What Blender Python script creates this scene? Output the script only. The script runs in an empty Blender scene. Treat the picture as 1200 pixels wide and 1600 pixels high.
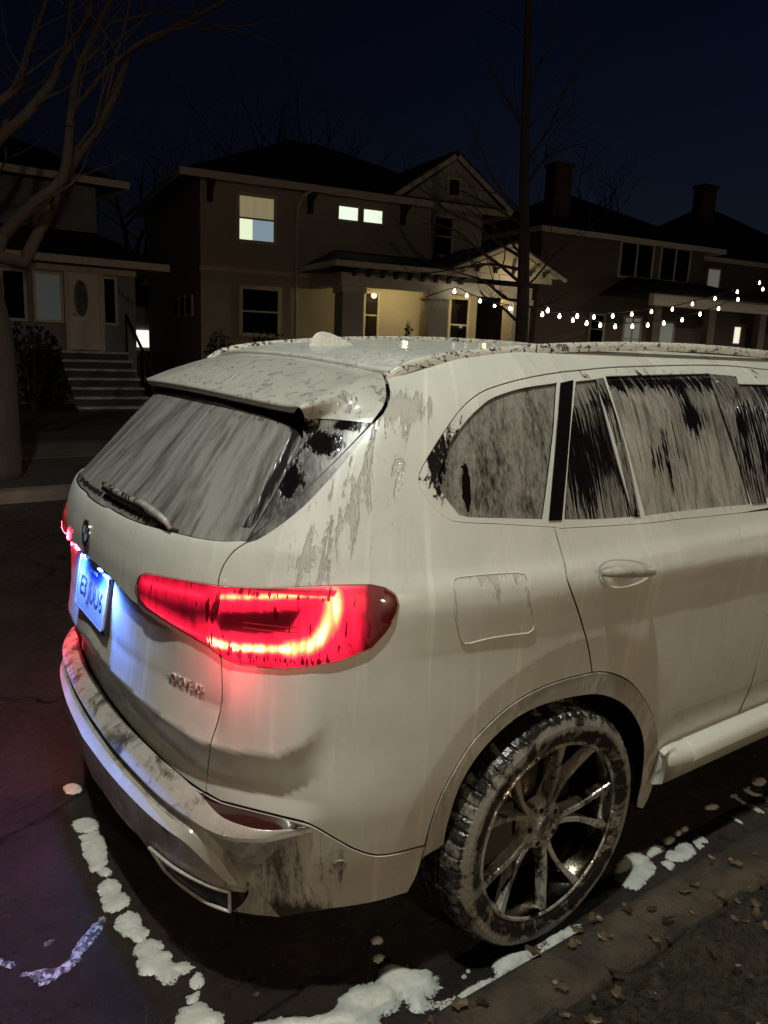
import bpy, math, random
import numpy as np
from mathutils import Vector, Matrix
from mathutils.geometry import delaunay_2d_cdt
R=math.radians
C=bpy.context.scene.collection
scn=bpy.context.scene
# ---------------------------------------------------------------- camera
cam=bpy.data.cameras.new('camera');co=bpy.data.objects.new('camera',cam);C.objects.link(co);scn.camera=co
cam.sensor_fit='HORIZONTAL';cam.sensor_width=36;cam.lens=36*1205/1200;cam.clip_start=.05;cam.clip_end=3000
def camrot(yaw,pitch,roll):
    F=Vector((math.cos(yaw)*math.cos(pitch),math.sin(yaw)*math.cos(pitch),math.sin(pitch)))
    Rt=Vector((math.sin(yaw),-math.cos(yaw),0));U=Rt.cross(F)
    c,s=math.cos(roll),math.sin(roll);R2=c*Rt+s*U;U2=-s*Rt+c*U
    return Matrix((R2,U2,-F)).transposed()
co.matrix_world=Matrix.Translation((-1.60,-2.315,1.745))@camrot(R(54.83),R(-12.17),R(2.455)).to_4x4()
# ---------------------------------------------------------------- night sky, moonlight, exposure
w=bpy.data.worlds.new('World');scn.world=w;w.use_nodes=True;wn=w.node_tree
bg=wn.nodes['Background'];sky=wn.nodes.new('ShaderNodeTexSky');sky.sky_type='NISHITA';sky.sun_disc=False
sky.sun_elevation=R(-3.5);sky.sun_rotation=R(75);sky.air_density=1.2;sky.dust_density=.5;sky.ozone_density=3
wn.links.new(sky.outputs[0],bg.inputs[0]);bg.inputs[1].default_value=.085
sl=bpy.data.lights.new('sun','SUN');so=bpy.data.objects.new('sun',sl);C.objects.link(so)
sl.energy=.004;sl.angle=R(4);sl.color=(.7,.8,1);so.rotation_euler=(R(40),0,R(-20))
scn.view_settings.view_transform='Standard';scn.view_settings.look='None';scn.view_settings.exposure=0;scn.view_settings.gamma=1
scn.render.engine='CYCLES'
# ---------------------------------------------------------------- helpers
def tag(o,label=None,cat=None,group=None,kind=None):
    if label:o['label']=label
    if cat:o['category']=cat
    if group:o['group']=group
    if kind:o['kind']=kind
    return o
def empty(name,loc=(0,0,0),rz=0,**k):
    o=bpy.data.objects.new(name,None);C.objects.link(o);o.location=loc;o.rotation_euler=(0,0,rz);o.empty_display_size=.2
    return tag(o,**k)
def mesh(name,V,F,mat=None,parent=None,smooth=False,uv=None,normals=None,attrs=None,loc=None,rot=None):
    me=bpy.data.meshes.new(name);me.from_pydata([tuple(map(float,v)) for v in V],[],[tuple(int(i) for i in f) for f in F])
    if smooth: me.polygons.foreach_set('use_smooth',[True]*len(me.polygons))
    if uv is not None:
        l=me.uv_layers.new(name='wall');idx=np.empty(len(me.loops),int);me.loops.foreach_get('vertex_index',idx)
        l.data.foreach_set('uv',np.asarray(uv,float)[idx].ravel())
    if attrs:
        for k,a in attrs.items():
            at=me.attributes.new(k,'FLOAT','POINT');at.data.foreach_set('value',np.asarray(a,float))
    if mat:
        for m in (mat if isinstance(mat,(list,tuple)) else [mat]): me.materials.append(m)
    if normals is not None:
        me.validate();
        if len(me.vertices)==len(normals): me.normals_split_custom_set_from_vertices([tuple(map(float,n)) for n in normals])
    o=bpy.data.objects.new(name,me);C.objects.link(o)
    if parent:o.parent=parent
    if loc:o.location=loc
    if rot:o.rotation_euler=rot
    return o
class MB:
    def __init__(s): s.V=[];s.F=[]
    def add(s,V,F):
        b=len(s.V);s.V+= [tuple(map(float,v)) for v in V];s.F+=[tuple(b+i for i in f) for f in F];return s
    def box(s,x0,x1,y0,y1,z0,z1,b=0.):
        V=[(x,y,z) for z in(z0,z1) for x,y in((x0,y0),(x1,y0),(x1,y1),(x0,y1))]
        return s.add(V,[(3,2,1,0),(4,5,6,7),(0,1,5,4),(1,2,6,5),(2,3,7,6),(3,0,4,7)])
    def prism(s,P,d):   # polygon P (3-D points), extruded by vector d
        n=len(P);d=np.array(d);V=[np.array(p,float) for p in P];V+=[v+d for v in V]
        F=[tuple(range(n))[::-1],tuple(range(n,2*n))]+[(i,(i+1)%n,n+(i+1)%n,n+i) for i in range(n)]
        return s.add(V,F)
    def tube(s,P,r,n=8,cap=True):
        P=[np.array(p,float) for p in P];m=len(P);r=[r]*m if np.isscalar(r) else r;V=[];u=None
        for i,p in enumerate(P):
            t=P[min(i+1,m-1)]-P[max(i-1,0)];t/=max(np.linalg.norm(t),1e-9)
            if u is None: a=np.array([0,0,1.]) if abs(t[2])<.9 else np.array([1.,0,0]);u=np.cross(t,a)
            u=u-t*(u@t);u/=max(np.linalg.norm(u),1e-9);v=np.cross(t,u)
            V+=[p+r[i]*(math.cos(2*math.pi*k/n)*u+math.sin(2*math.pi*k/n)*v) for k in range(n)]
        F=[(i*n+k,i*n+(k+1)%n,(i+1)*n+(k+1)%n,(i+1)*n+k) for i in range(m-1) for k in range(n)]
        if cap:F+=[tuple(range(n))[::-1],tuple((m-1)*n+k for k in range(n))]
        return s.add(V,F)
    def grid(s,G,closed=False):
        G=np.asarray(G);a,b=G.shape[:2];V=G.reshape(-1,3)
        F=[(i*b+j,i*b+(j+1)%b,(i+1)*b+(j+1)%b,(i+1)*b+j) for i in range(a-1) for j in range(b if closed else b-1)]
        return s.add(V,F)
    def build(s,name,mat=None,parent=None,smooth=False,**k): return mesh(name,s.V,s.F,mat,parent,smooth,**k)
def bevel(o,w=.01,seg=2):
    m=o.modifiers.new('bevel','BEVEL');m.width=w;m.segments=seg;m.limit_method='ANGLE';m.angle_limit=R(35);return o
def crs(P,n=8):      # smooth curve through points
    P=np.array(P,float)
    if len(P)<3:return np.array([P[0]+(P[-1]-P[0])*t for t in np.linspace(0,1,n+1)])
    Q=np.vstack([2*P[0]-P[1],P,2*P[-1]-P[-2]]);o=[]
    for i in range(1,len(Q)-2):
        p0,p1,p2,p3=Q[i-1:i+3]
        for k in range(n):
            t=k/n;o.append(.5*(2*p1+(p2-p0)*t+(2*p0-5*p1+4*p2-p3)*t*t+(3*p1-p0-3*p2+p3)*t**3))
    return np.array(o+[P[-1]])
def resamp(P,n):
    P=np.array(P,float);d=np.r_[0,np.cumsum(np.linalg.norm(np.diff(P,axis=0),axis=1))];t=np.linspace(0,d[-1],n)
    return np.stack([np.interp(t,d,P[:,k]) for k in range(P.shape[1])],-1)
# ---------------------------------------------------------------- materials
class NT:
    def __init__(s,name):
        s.m=bpy.data.materials.new(name);s.m.use_nodes=True;s.t=s.m.node_tree;s.b=s.t.nodes['Principled BSDF'];s.out=s.t.nodes['Material Output']
    def n(s,t,**k):
        x=s.t.nodes.new('ShaderNode'+t)
        for a,v in k.items():
            if a.startswith('_'): x.inputs[int(a[1:])].default_value=v
            else: setattr(x,a,v)
        return x
    def l(s,a,b): s.t.links.new(a,b)
    def math(s,op,a,b=None,c=None,clamp=False):
        x=s.n('Math',operation=op,use_clamp=clamp)
        for i,v in enumerate((a,b,c)):
            if v is None: continue
            if hasattr(v,'links') or hasattr(v,'is_output'): s.l(v,x.inputs[i])
            else: x.inputs[i].default_value=v
        return x.outputs[0]
    def ss(s,x,a,b,lo=0,hi=1):
        r=s.n('MapRange',interpolation_type='SMOOTHSTEP');s.l(x,r.inputs[0])
        for i,v in zip((1,2,3,4),(a,b,lo,hi)): r.inputs[i].default_value=v
        return r.outputs[0]
    def noise(s,vec,scale,detail=4,rough=.5,dist=0,sc=(1,1,1)):
        mp=s.n('Mapping');s.l(vec,mp.inputs[0]);mp.inputs[3].default_value=sc
        x=s.n('TexNoise');s.l(mp.outputs[0],x.inputs['Vector']);x.inputs['Scale'].default_value=scale;x.inputs['Detail'].default_value=detail
        x.inputs['Roughness'].default_value=rough;x.inputs['Distortion'].default_value=dist
        return x.outputs[0]
    def mix(s,f,a,b):
        x=s.n('Mix',data_type='RGBA')
        s.l(f,x.inputs[0])
        for i,v in ((6,a),(7,b)):
            if hasattr(v,'links'): s.l(v,x.inputs[i])
            else: x.inputs[i].default_value=(*v,1) if len(v)==3 else v
        return x.outputs[2]
    def set(s,i,v):
        if hasattr(v,'links'): s.l(v,s.b.inputs[i])
        else: s.b.inputs[i].default_value=(*v,1) if isinstance(v,tuple) and len(v)==3 else v
    def bump(s,h,dist=.002,st=1.):
        x=s.n('Bump');x.inputs['Distance'].default_value=dist;x.inputs['Strength'].default_value=st;s.l(h,x.inputs['Height']);s.l(x.outputs[0],s.b.inputs['Normal'])
def plain(name,col,rough=.5,metal=0.,nscale=0,namp=.3,emit=None,es=0,bumpd=0,coord='Object',spec=.5,sc=(1,1,1)):
    t=NT(name);t.set('Roughness',rough);t.set('Metallic',metal);t.set('Specular IOR Level',spec)
    if nscale:
        tc=t.n('TexCoord');n=t.noise(tc.outputs[coord],nscale,5,.6,sc=sc);f=t.ss(n,.3,.7)
        t.set('Base Color',t.mix(f,tuple(c*(1-namp) for c in col),tuple(min(1,c*(1+namp)) for c in col)))
        if bumpd:t.bump(n,bumpd)
    else:t.set('Base Color',col)
    if emit:t.set('Emission Color',emit);t.set('Emission Strength',es)
    return t.m
def siding(name,col,pitch=.13,rough=.8):
    t=NT(name);tc=t.n('TexCoord');sp=t.n('SeparateXYZ');t.l(tc.outputs['Object'],sp.inputs[0])
    fr=t.math('FRACT',t.math('DIVIDE',sp.outputs[2],pitch));n=t.noise(tc.outputs['Object'],3,4,.6)
    t.set('Base Color',t.mix(n,tuple(c*.85 for c in col),tuple(c*1.15 for c in col)));t.set('Roughness',rough);t.bump(t.math('SUBTRACT',1.,fr),.03);return t.m
def foam_paint(name,foam=(.58,.58,.53),under=(.45,.44,.385),th=.70,ur=.20,coord='UV',streak=.35,scale=24,under_metal=0.,drip=.20,soft=.035,runs=1.,foam_rough=.36,bd=.0022,thin=0.):
    t=NT(name);tc=t.n('TexCoord');v=tc.outputs[coord]
    at=t.n('Attribute',attribute_name='bare')
    n1=t.noise(v,scale,5,.68,.9,sc=(1,drip,1) if coord=='UV' else (1,1,drip))
    n2=t.noise(v,scale*5,2,.5,0,sc=(1,.6,1))
    h=t.math('ADD',t.math('MULTIPLY',n1,.85),t.math('MULTIPLY',n2,.15))
    h=t.math('ADD',h,at.outputs['Fac'])
    m=t.ss(h,th-soft,th+soft)                       # 1 = foam has slid off
    st=t.noise(v,30,3,.5,0,sc=(1,.05,1) if coord=='UV' else (1,1,.05))
    big=t.noise(v,3.5,3,.5,.3,sc=(1,.7,1))
    fcol=t.mix(t.ss(st,.56,.72),foam,tuple(min(1,c*1.18) for c in foam))
    fcol=t.mix(t.math('MULTIPLY',t.ss(big,.35,.7),streak),fcol,tuple(c*.80 for c in foam))
    bub=t.n('TexVoronoi');bub.inputs['Scale'].default_value=230;t.l(v,bub.inputs['Vector']);bw=t.math('MULTIPLY',t.ss(bub.outputs['Distance'],.15,.55),t.ss(t.noise(v,14,4,.6,.4),.42,.68))
    fcol=t.mix(t.math('MULTIPLY',bw,.16),fcol,tuple(c*.62 for c in foam))
    edge=t.ss(h,th-.09,th-.0,0,1);fcol=t.mix(t.math('MULTIPLY',edge,.5),fcol,tuple(c*.86 for c in foam))
    t.set('Base Color',t.mix(m,fcol,under))
    rr_=t.ss(t.noise(v,7,4,.6,.5,sc=(1,.3,1)),.35,.65,-.10,.10);t.set('Roughness',t.math('ADD',t.ss(m,0,1,foam_rough,ur),rr_,None,True))
    if under_metal:t.set('Metallic',t.math('MULTIPLY',m,under_metal))
    t.set('Coat Weight',.25);t.set('Coat Roughness',.12)
    fine=t.noise(v,260,2,.6,0,sc=(1,.5,1))
    hh=t.math('ADD',t.math('MULTIPLY',m,-1.),t.math('ADD',t.math('MULTIPLY',fine,.10),t.math('MULTIPLY',st,.35*runs)))
    hh=t.math('ADD',hh,t.math('MULTIPLY',big,.8))
    t.bump(hh,bd)
    return t.m
def foam_glass(name,c0,c1,th=.62,sx=40,sy=2.,warp=.3,soft=.03,base=(.006,.005,.005),bd=.0012,cell=0.,smoothmix=0.):
    # dark glass under foam that has run down in streaks
    t=NT(name);tc=t.n('TexCoord');v=tc.outputs['UV'];at=t.n('Attribute',attribute_name='bare')
    n1=t.noise(v,1,4,.6,warp,sc=(sx,sy,1));n2=t.noise(v,1,3,.6,.5,sc=(sx*2.2,sy*4,1));n3=t.noise(v,95,4,.6,.5,sc=(1,.5,1))
    cell=max(cell,.12);h=t.math('ADD',t.math('MULTIPLY',n1,.65-cell*.5),t.math('ADD',t.math('MULTIPLY',n2,.35-cell*.2),t.math('MULTIPLY',n3,cell*.7)))
    n4=t.noise(v,6,5,.62,1.2,sc=(1,.55,1));hc=t.math('ADD',t.math('MULTIPLY',h,.62),t.math('MULTIPLY',n4,.38))
    col=t.mix(t.ss(hc,.38,.60),c1,c0)
    hb=t.math('ADD',t.math('ADD',t.math('MULTIPLY',h,.75),t.math('MULTIPLY',n4,.25)),at.outputs['Fac']);m=t.ss(hb,th-soft,th+soft)
    t.set('Base Color',t.mix(m,col,base))
    t.set('Roughness',t.ss(m,0,1,.30,.05));t.set('Specular IOR Level',t.ss(m,0,1,.4,.5))
    t.bump(t.math('SUBTRACT',t.math('MULTIPLY',h,-1.2),m),bd)
    return t.m
# SURF BEGIN
def pch(xs,ys):
    xs=np.array(xs,float);ys=np.array(ys,float);h=np.diff(xs);d=np.diff(ys)/h
    m=np.zeros(len(xs))
    for i in range(1,len(xs)-1):
        if d[i-1]*d[i]>0:
            w1=2*h[i]+h[i-1];w2=h[i]+2*h[i-1];m[i]=(w1+w2)/(w1/d[i-1]+w2/d[i])
    m[0]=d[0];m[-1]=d[-1]
    def f(x):
        x=np.clip(np.asarray(x,float),xs[0],xs[-1]);i=np.clip(np.searchsorted(xs,x)-1,0,len(h)-1);t=(x-xs[i])/h[i]
        return (2*t**3-3*t**2+1)*ys[i]+(t**3-2*t**2+t)*h[i]*m[i]+(-2*t**3+3*t**2)*ys[i+1]+(t**3-t**2)*h[i]*m[i+1]
    return f
# half width, rear overhang, corner squareness and rear bow of the body at height z
W=pch([.16,.28,.40,.50,.65,.80,.95,1.05,1.12,1.17,1.22,1.30,1.40,1.50,1.60,1.66,1.70,1.74,1.78],
      [.88,.905,.935,.958,.975,.983,.988,.994,.998,.988,.957,.922,.886,.846,.802,.76,.715,.655,.58])
L=pch([.16,.28,.40,.55,.62,.78,.92,1.05,1.13,1.20,1.25,1.28,1.35,1.45,1.55,1.62,1.66,1.70,1.74,1.78],
      [.95,.96,.97,.985,.998,1.013,1.037,1.045,1.045,1.037,1.022,.998,.93,.835,.735,.655,.59,.50,.40,.30])
N=pch([.16,.6,.8,1.0,1.2,1.3,1.5,1.7],[5.,5.5,4.6,3.9,3.5,3.4,3.4,3.2])
BOW=pch([.16,.8,1.1,1.3,1.5,1.7],[.15,.15,.14,.12,.10,.10])
FL=pch([.16,.3,.5,.7,.9,1.05,1.16],[1.50,1.56,1.62,1.64,1.62,1.55,1.40])
XC=.15; XF=2.2; S2=1+(XF-XC)/2
def S0(s,z):
    s=np.asarray(s,float);z=np.asarray(z,float)+0*s
    w=W(z)
    def corner(th,l,n,b):
        c=np.cos(th);si=np.sin(th);r=(np.abs(c/l)**n+np.abs(si/w)**n)**(-1/n)
        X=r*c;Y=-r*si
        return X-b*Y**2*np.clip(X/l,0,1),Y
    th=np.clip(s,-1,1)*np.pi/2
    X,Y=corner(th,L(z)+XC,N(z),BOW(z)); X=-X+XC+np.clip(s-1,0,S2-1)*2
    th2=(1-np.clip(s-S2,0,2))*np.pi/2
    X2,Y2=corner(th2,FL(z),3.2,.16)
    f=s>S2
    return np.stack([np.where(f,XF+X2,X),np.where(f,Y2,Y),z],-1)
def nrm(F,s,z,e=2e-3):
    a=F(s+e,z)-F(s-e,z);b=F(s,z+e)-F(s,z-e);n=np.cross(a,b)
    return n/np.maximum(np.linalg.norm(n,axis=-1,keepdims=True),1e-12)
def sst(a,b,x):
    t=np.clip((x-a)/(b-a),0,1);return t*t*(3-2*t)
def lin(xs,ys,x): return np.interp(x,xs,ys)
def D(s,z):
    # pressed creases of the sheet metal, in metres outward
    s=np.asarray(s,float);z=np.asarray(z,float)+0*s; P=S0(s,z)
    sa=np.abs(s)
    zA=lin([0,.15,.25,.345,.36,.47],[.913,.885,.886,.861,.985,1.01],sa)
    zB=lin([0,.09,.23,.32,.385,.42,.445,.47],[.84,.81,.79,.768,.776,.785,.82,.87],sa)
    f=1-sst(.435,.475,sa)
    up=np.clip((zA-z)/np.maximum(zA-zB,.02),0,1);lv=np.maximum(.030-.36*(zB-z),-.015)*np.clip((z-.60)/.05,0,1)
    d=f*np.where(z>zB,.030*up,lv)
    zs=lin([.5,.63,.8,1.0,1.3,2.0,2.4],[1.17,1.165,1.158,1.143,1.12,1.09,1.0],sa)
    g=sst(.50,.62,sa)*(1-sst(2.3,2.7,sa))
    q=zs-z
    d=d+g*(-.075*np.clip(q,0,.16))-g*.10*np.clip(-q,0,.05)
    r=np.hypot(P[...,0]-.03,z-.38)
    d=d-.10*np.clip(.585-r,0,.13)*(z>.2)
    r2=np.hypot(P[...,0]-2.975,z-.38)
    d=d-.10*np.clip(.585-r2,0,.13)
    zl=.597
    h=sst(.50,.62,P[...,0])*(1-sst(2.2,2.4,P[...,0]))
    d=d-h*.10*np.clip(zl-z,0,.16)
    return d
def SD(s,z,off=0.):
    n=nrm(S0,s,z)
    return S0(s,z)+(D(s,z)+off)[...,None]*n
# SURF END
TR={
 'hatch_top':[(0.5001,1.6742),(0.5092,1.6609),(0.5163,1.6469),(0.5209,1.6307),(0.5224,1.6133),(0.5198,1.5947),(0.5148,1.5774),(0.5087,1.5664),(0.5013,1.5537),(0.4974,1.5438),(0.4934,1.5322),(0.4889,1.5192),(0.4835,1.5046),(0.4792,1.4939),(0.4745,1.4821),(0.4695,1.4697),(0.4644,1.4571),(0.4591,1.4445),(0.454,1.4322),(0.4496,1.4218),(0.4452,1.4112),(0.4407,1.4006),(0.4362,1.3901),(0.4318,1.3799),(0.4274,1.37),(0.423,1.3608),(0.4178,1.3505),(0.4126,1.3406),(0.4074,1.3313),(0.4024,1.3225),(0.3978,1.3145),(0.3935,1.3073),(0.386,1.2955),(0.3795,1.2865),(0.374,1.2797),(0.3639,1.2725)],
 'hatch_mid':[(0.3639,1.2725),(0.3571,1.2624),(0.3508,1.2509),(0.3459,1.2361),(0.3421,1.2203),(0.3397,1.205),(0.3385,1.1904),(0.3382,1.1792),(0.3389,1.164),(0.3397,1.1523),(0.3406,1.1386),(0.3415,1.1216),(0.3422,1.1003),(0.3427,1.0872),(0.3431,1.072),(0.3437,1.0556),(0.3442,1.0384),(0.3447,1.0209),(0.345,1.0037),(0.3453,0.9876),(0.3455,0.9733),(0.3459,0.9535),(0.3462,0.9361),(0.3465,0.9203),(0.3465,0.9055),(0.3461,0.8908),(0.3445,0.868),(0.3436,0.85),(0.3428,0.8329),(0.3419,0.8194),(0.3406,0.8057),(0.3395,0.7914),(0.3391,0.7767),(0.3365,0.7564),(0.3319,0.7316),(0.327,0.7061),(0.3214,0.6795),(0.314,0.6495),(0.3143,0.6332),(0.3152,0.6183),(0.3157,0.6028)],
 'body_low':[(0.3411,0.6002),(0.3499,0.6031),(0.3585,0.6056),(0.3669,0.6075),(0.3748,0.6089),(0.3822,0.6099),(0.3889,0.6104),(0.3975,0.6107),(0.405,0.6106),(0.4121,0.6101),(0.4195,0.6089),(0.4257,0.6079),(0.432,0.6067),(0.4384,0.6051),(0.4448,0.6024),(0.4511,0.5977),(0.4576,0.5898),(0.4644,0.5795),(0.4711,0.568),(0.4777,0.5565),(0.4838,0.5464),(0.4923,0.532),(0.4999,0.5194),(0.5081,0.5081),(0.5148,0.4997),(0.5218,0.4916),(0.5298,0.4844),(0.5398,0.4784),(0.5467,0.4758),(0.5548,0.4729),(0.5641,0.4685),(0.5743,0.4638),(0.5851,0.4585),(0.5963,0.4529),(0.6077,0.4469)],
 'arch_out_rear':[(0.6077,0.4469),(0.6088,0.4709),(0.61,0.4943),(0.6116,0.5161),(0.6138,0.5373),(0.6157,0.5537),(0.6177,0.5695),(0.6201,0.5855),(0.6232,0.6023),(0.6275,0.6208),(0.6311,0.6335),(0.6352,0.6474),(0.6398,0.662),(0.6448,0.6767),(0.65,0.6911),(0.6553,0.7049),(0.6605,0.7174),(0.6653,0.7282),(0.6727,0.7422),(0.6798,0.7534),(0.687,0.7629),(0.6945,0.7715),(0.7028,0.7804),(0.7118,0.7896),(0.7215,0.7986),(0.7317,0.8072),(0.7424,0.815),(0.7534,0.8218),(0.7649,0.8275),(0.777,0.8324),(0.7895,0.8364),(0.8024,0.8397),(0.8156,0.8425),(0.8323,0.8451),(0.8495,0.8467),(0.8675,0.8474),(0.8867,0.8476),(0.9032,0.8472),(0.9206,0.8461),(0.9386,0.8447),(0.9569,0.8434),(0.9752,0.8423)],
 'arch_out_front':[(0.9752,0.8423),(1.0007,0.8361),(1.0198,0.8262),(1.0354,0.8137),(1.0525,0.7977),(1.069,0.7787),(1.0844,0.7564),(1.0992,0.7309),(1.1136,0.7029),(1.1242,0.6802),(1.1348,0.6558),(1.1448,0.6302),(1.1541,0.6042),(1.1625,0.5781),(1.1703,0.5515),(1.1775,0.5238),(1.1847,0.4937),(1.1917,0.4654),(1.2007,0.4331),(1.2089,0.4015),(1.2164,0.3696),(1.2238,0.3384)],
 'arch_in':[(0.6421,0.4269),(0.6417,0.4473),(0.6414,0.4675),(0.6425,0.4942),(0.6438,0.5113),(0.6455,0.5304),(0.6475,0.5509),(0.65,0.5714),(0.653,0.5912),(0.6565,0.609),(0.6606,0.6253),(0.6651,0.6409),(0.6701,0.6558),(0.6757,0.6699),(0.6817,0.6831),(0.6882,0.6956),(0.6955,0.7073),(0.7036,0.7183),(0.7123,0.7287),(0.7213,0.7383),(0.7303,0.7471),(0.7391,0.755),(0.7515,0.7647),(0.7637,0.7722),(0.7763,0.778),(0.7901,0.7827),(0.8055,0.7863),(0.8221,0.7883),(0.8396,0.7893),(0.8576,0.7894),(0.8763,0.7886),(0.896,0.7868),(0.9157,0.7842),(0.9343,0.7814),(0.9565,0.7777),(0.9769,0.7734),(0.9976,0.7667),(1.0131,0.7571),(1.0279,0.7449),(1.0427,0.7303),(1.0573,0.7136),(1.0717,0.6943),(1.0859,0.6712),(1.0968,0.6501),(1.1079,0.6258),(1.1186,0.5999),(1.1281,0.5742),(1.1383,0.5419),(1.1468,0.5091),(1.1554,0.4695),(1.1618,0.4409),(1.1679,0.4105),(1.173,0.3797),(1.1782,0.3479),(1.1841,0.3158)],
 'door_cut':[(0.9752,0.8423),(0.9677,0.8656),(0.9605,0.8882),(0.9528,0.9114),(0.9434,0.9362),(0.9341,0.9583),(0.9249,0.9811),(0.9148,1.0046),(0.9045,1.0274),(0.8954,1.0477),(0.8851,1.0698),(0.8755,1.0899),(0.8673,1.1076),(0.8606,1.1229),(0.8529,1.1432),(0.849,1.1594),(0.85,1.1776),(0.8545,1.1988),(0.8558,1.2133),(0.8548,1.2311),(0.853,1.2493),(0.8512,1.2641),(0.8487,1.2902)],
 'dlo_bot':[(0.8419,1.291),(0.8265,1.2938),(0.8111,1.2966),(0.7959,1.2994),(0.7811,1.3021),(0.7669,1.3047),(0.7535,1.3071),(0.741,1.3093),(0.7295,1.3114),(0.7192,1.3132),(0.703,1.3158),(0.6891,1.3178),(0.677,1.3195),(0.6666,1.321),(0.6577,1.3224),(0.6429,1.3259),(0.6322,1.3291)],
 'dlo_back':[(0.6322,1.3291),(0.6234,1.3364),(0.6146,1.3452),(0.6053,1.3589),(0.5965,1.3744),(0.5886,1.3906),(0.5826,1.4058),(0.5796,1.4266),(0.5809,1.4375),(0.5858,1.4534),(0.5895,1.4633),(0.5943,1.475),(0.5998,1.4879),(0.6058,1.5013),(0.6119,1.5143),(0.6184,1.5275),(0.6255,1.5415),(0.6331,1.5555),(0.6407,1.5686),(0.6479,1.58),(0.6583,1.5945),(0.6679,1.6055),(0.6785,1.6155),(0.6902,1.6252),(0.7032,1.6339),(0.7194,1.6421),(0.735,1.6482),(0.7534,1.6541),(0.7736,1.6596),(0.7946,1.6649),(0.8161,1.6696),(0.8388,1.6739),(0.8626,1.6778),(0.8872,1.6815),(0.9123,1.6848),(0.9379,1.6878),(0.9643,1.6905),(0.9917,1.6935)],
 'dlo_top':[(0.9917,1.6935),(1.0238,1.6976),(1.0534,1.702),(1.0829,1.7063),(1.1102,1.7098),(1.139,1.7128),(1.1638,1.7146),(1.1948,1.7167),(1.2203,1.7185),(1.2501,1.7206),(1.2822,1.7227),(1.3144,1.7247),(1.344,1.7263),(1.377,1.7277),(1.4076,1.7286),(1.4365,1.729),(1.4643,1.7287),(1.4987,1.727),(1.5301,1.7241),(1.5624,1.7211)],
 'belt':[(0.8487,1.2902),(0.8655,1.2849),(0.8843,1.2833),(0.9101,1.2812),(0.9416,1.2788),(0.977,1.2762),(1.0094,1.2735),(1.0338,1.271),(1.0565,1.2687),(1.0756,1.267),(1.1051,1.265),(1.128,1.2643),(1.1479,1.2641),(1.1684,1.2636),(1.1957,1.2622),(1.2218,1.2607),(1.252,1.2589),(1.2798,1.2575),(1.3107,1.2559),(1.3437,1.2542),(1.377,1.2524)],
 'roof_edge':[(0.5001,1.6742),(0.5183,1.682),(0.5335,1.6869),(0.5533,1.6936),(0.5697,1.7004),(0.5891,1.7083),(0.6115,1.7154),(0.6303,1.7193),(0.6509,1.7226),(0.6734,1.7258),(0.6976,1.7292),(0.7245,1.7332),(0.7545,1.7375),(0.7876,1.7417),(0.8231,1.7456),(0.8609,1.7489),(0.9014,1.7518),(0.9451,1.7546),(0.9924,1.7576),(1.0177,1.7608),(1.0386,1.764),(1.062,1.7674),(1.091,1.7709),(1.1087,1.7727),(1.1285,1.7748),(1.1501,1.7769),(1.1731,1.7788),(1.1965,1.7801),(1.219,1.7809),(1.2415,1.7815),(1.2635,1.7821),(1.2855,1.7829),(1.3081,1.7838),(1.3312,1.7845),(1.3548,1.785),(1.3786,1.7853),(1.4027,1.7855),(1.4269,1.7855),(1.4511,1.7854),(1.4786,1.785),(1.506,1.7842),(1.5336,1.7832),(1.5614,1.7821),(1.5897,1.7816),(1.6185,1.7812),(1.648,1.7807)],
 'quarter_window':[(0.9502,1.668),(0.9268,1.6655),(0.9039,1.6631),(0.8818,1.6607),(0.8609,1.6583),(0.8414,1.6557),(0.8234,1.6528),(0.7984,1.6474),(0.7755,1.6413),(0.7559,1.6351),(0.7404,1.6296),(0.7228,1.6208),(0.711,1.6129),(0.6972,1.6004),(0.6842,1.5881),(0.6712,1.5732),(0.6632,1.5623),(0.6551,1.5505),(0.6472,1.5379),(0.6399,1.5245),(0.6334,1.5106),(0.6289,1.4983),(0.6248,1.4852),(0.6211,1.4716),(0.6175,1.4578),(0.614,1.4441),(0.6103,1.4307),(0.6123,1.4049),(0.6171,1.3923),(0.6237,1.378),(0.6299,1.3652),(0.6376,1.351),(0.6449,1.3384),(0.661,1.3319),(0.6692,1.3305),(0.6797,1.329),(0.6919,1.3274),(0.7053,1.3257),(0.7192,1.3239),(0.733,1.322),(0.7468,1.3201),(0.7612,1.3182),(0.7762,1.3161),(0.7917,1.314),(0.8077,1.3118),(0.8241,1.3096),(0.8283,1.324),(0.8323,1.3381),(0.8363,1.3522),(0.8405,1.3672),(0.845,1.3835),(0.8503,1.4018),(0.8543,1.4154),(0.8588,1.4301),(0.8636,1.4457),(0.8687,1.4619),(0.874,1.4785),(0.8794,1.4951),(0.8847,1.5114),(0.8896,1.5274),(0.8943,1.5426),(0.9,1.5613),(0.9058,1.5794),(0.912,1.5972),(0.919,1.6146),(0.9273,1.6321),(0.9374,1.6497)],
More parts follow.
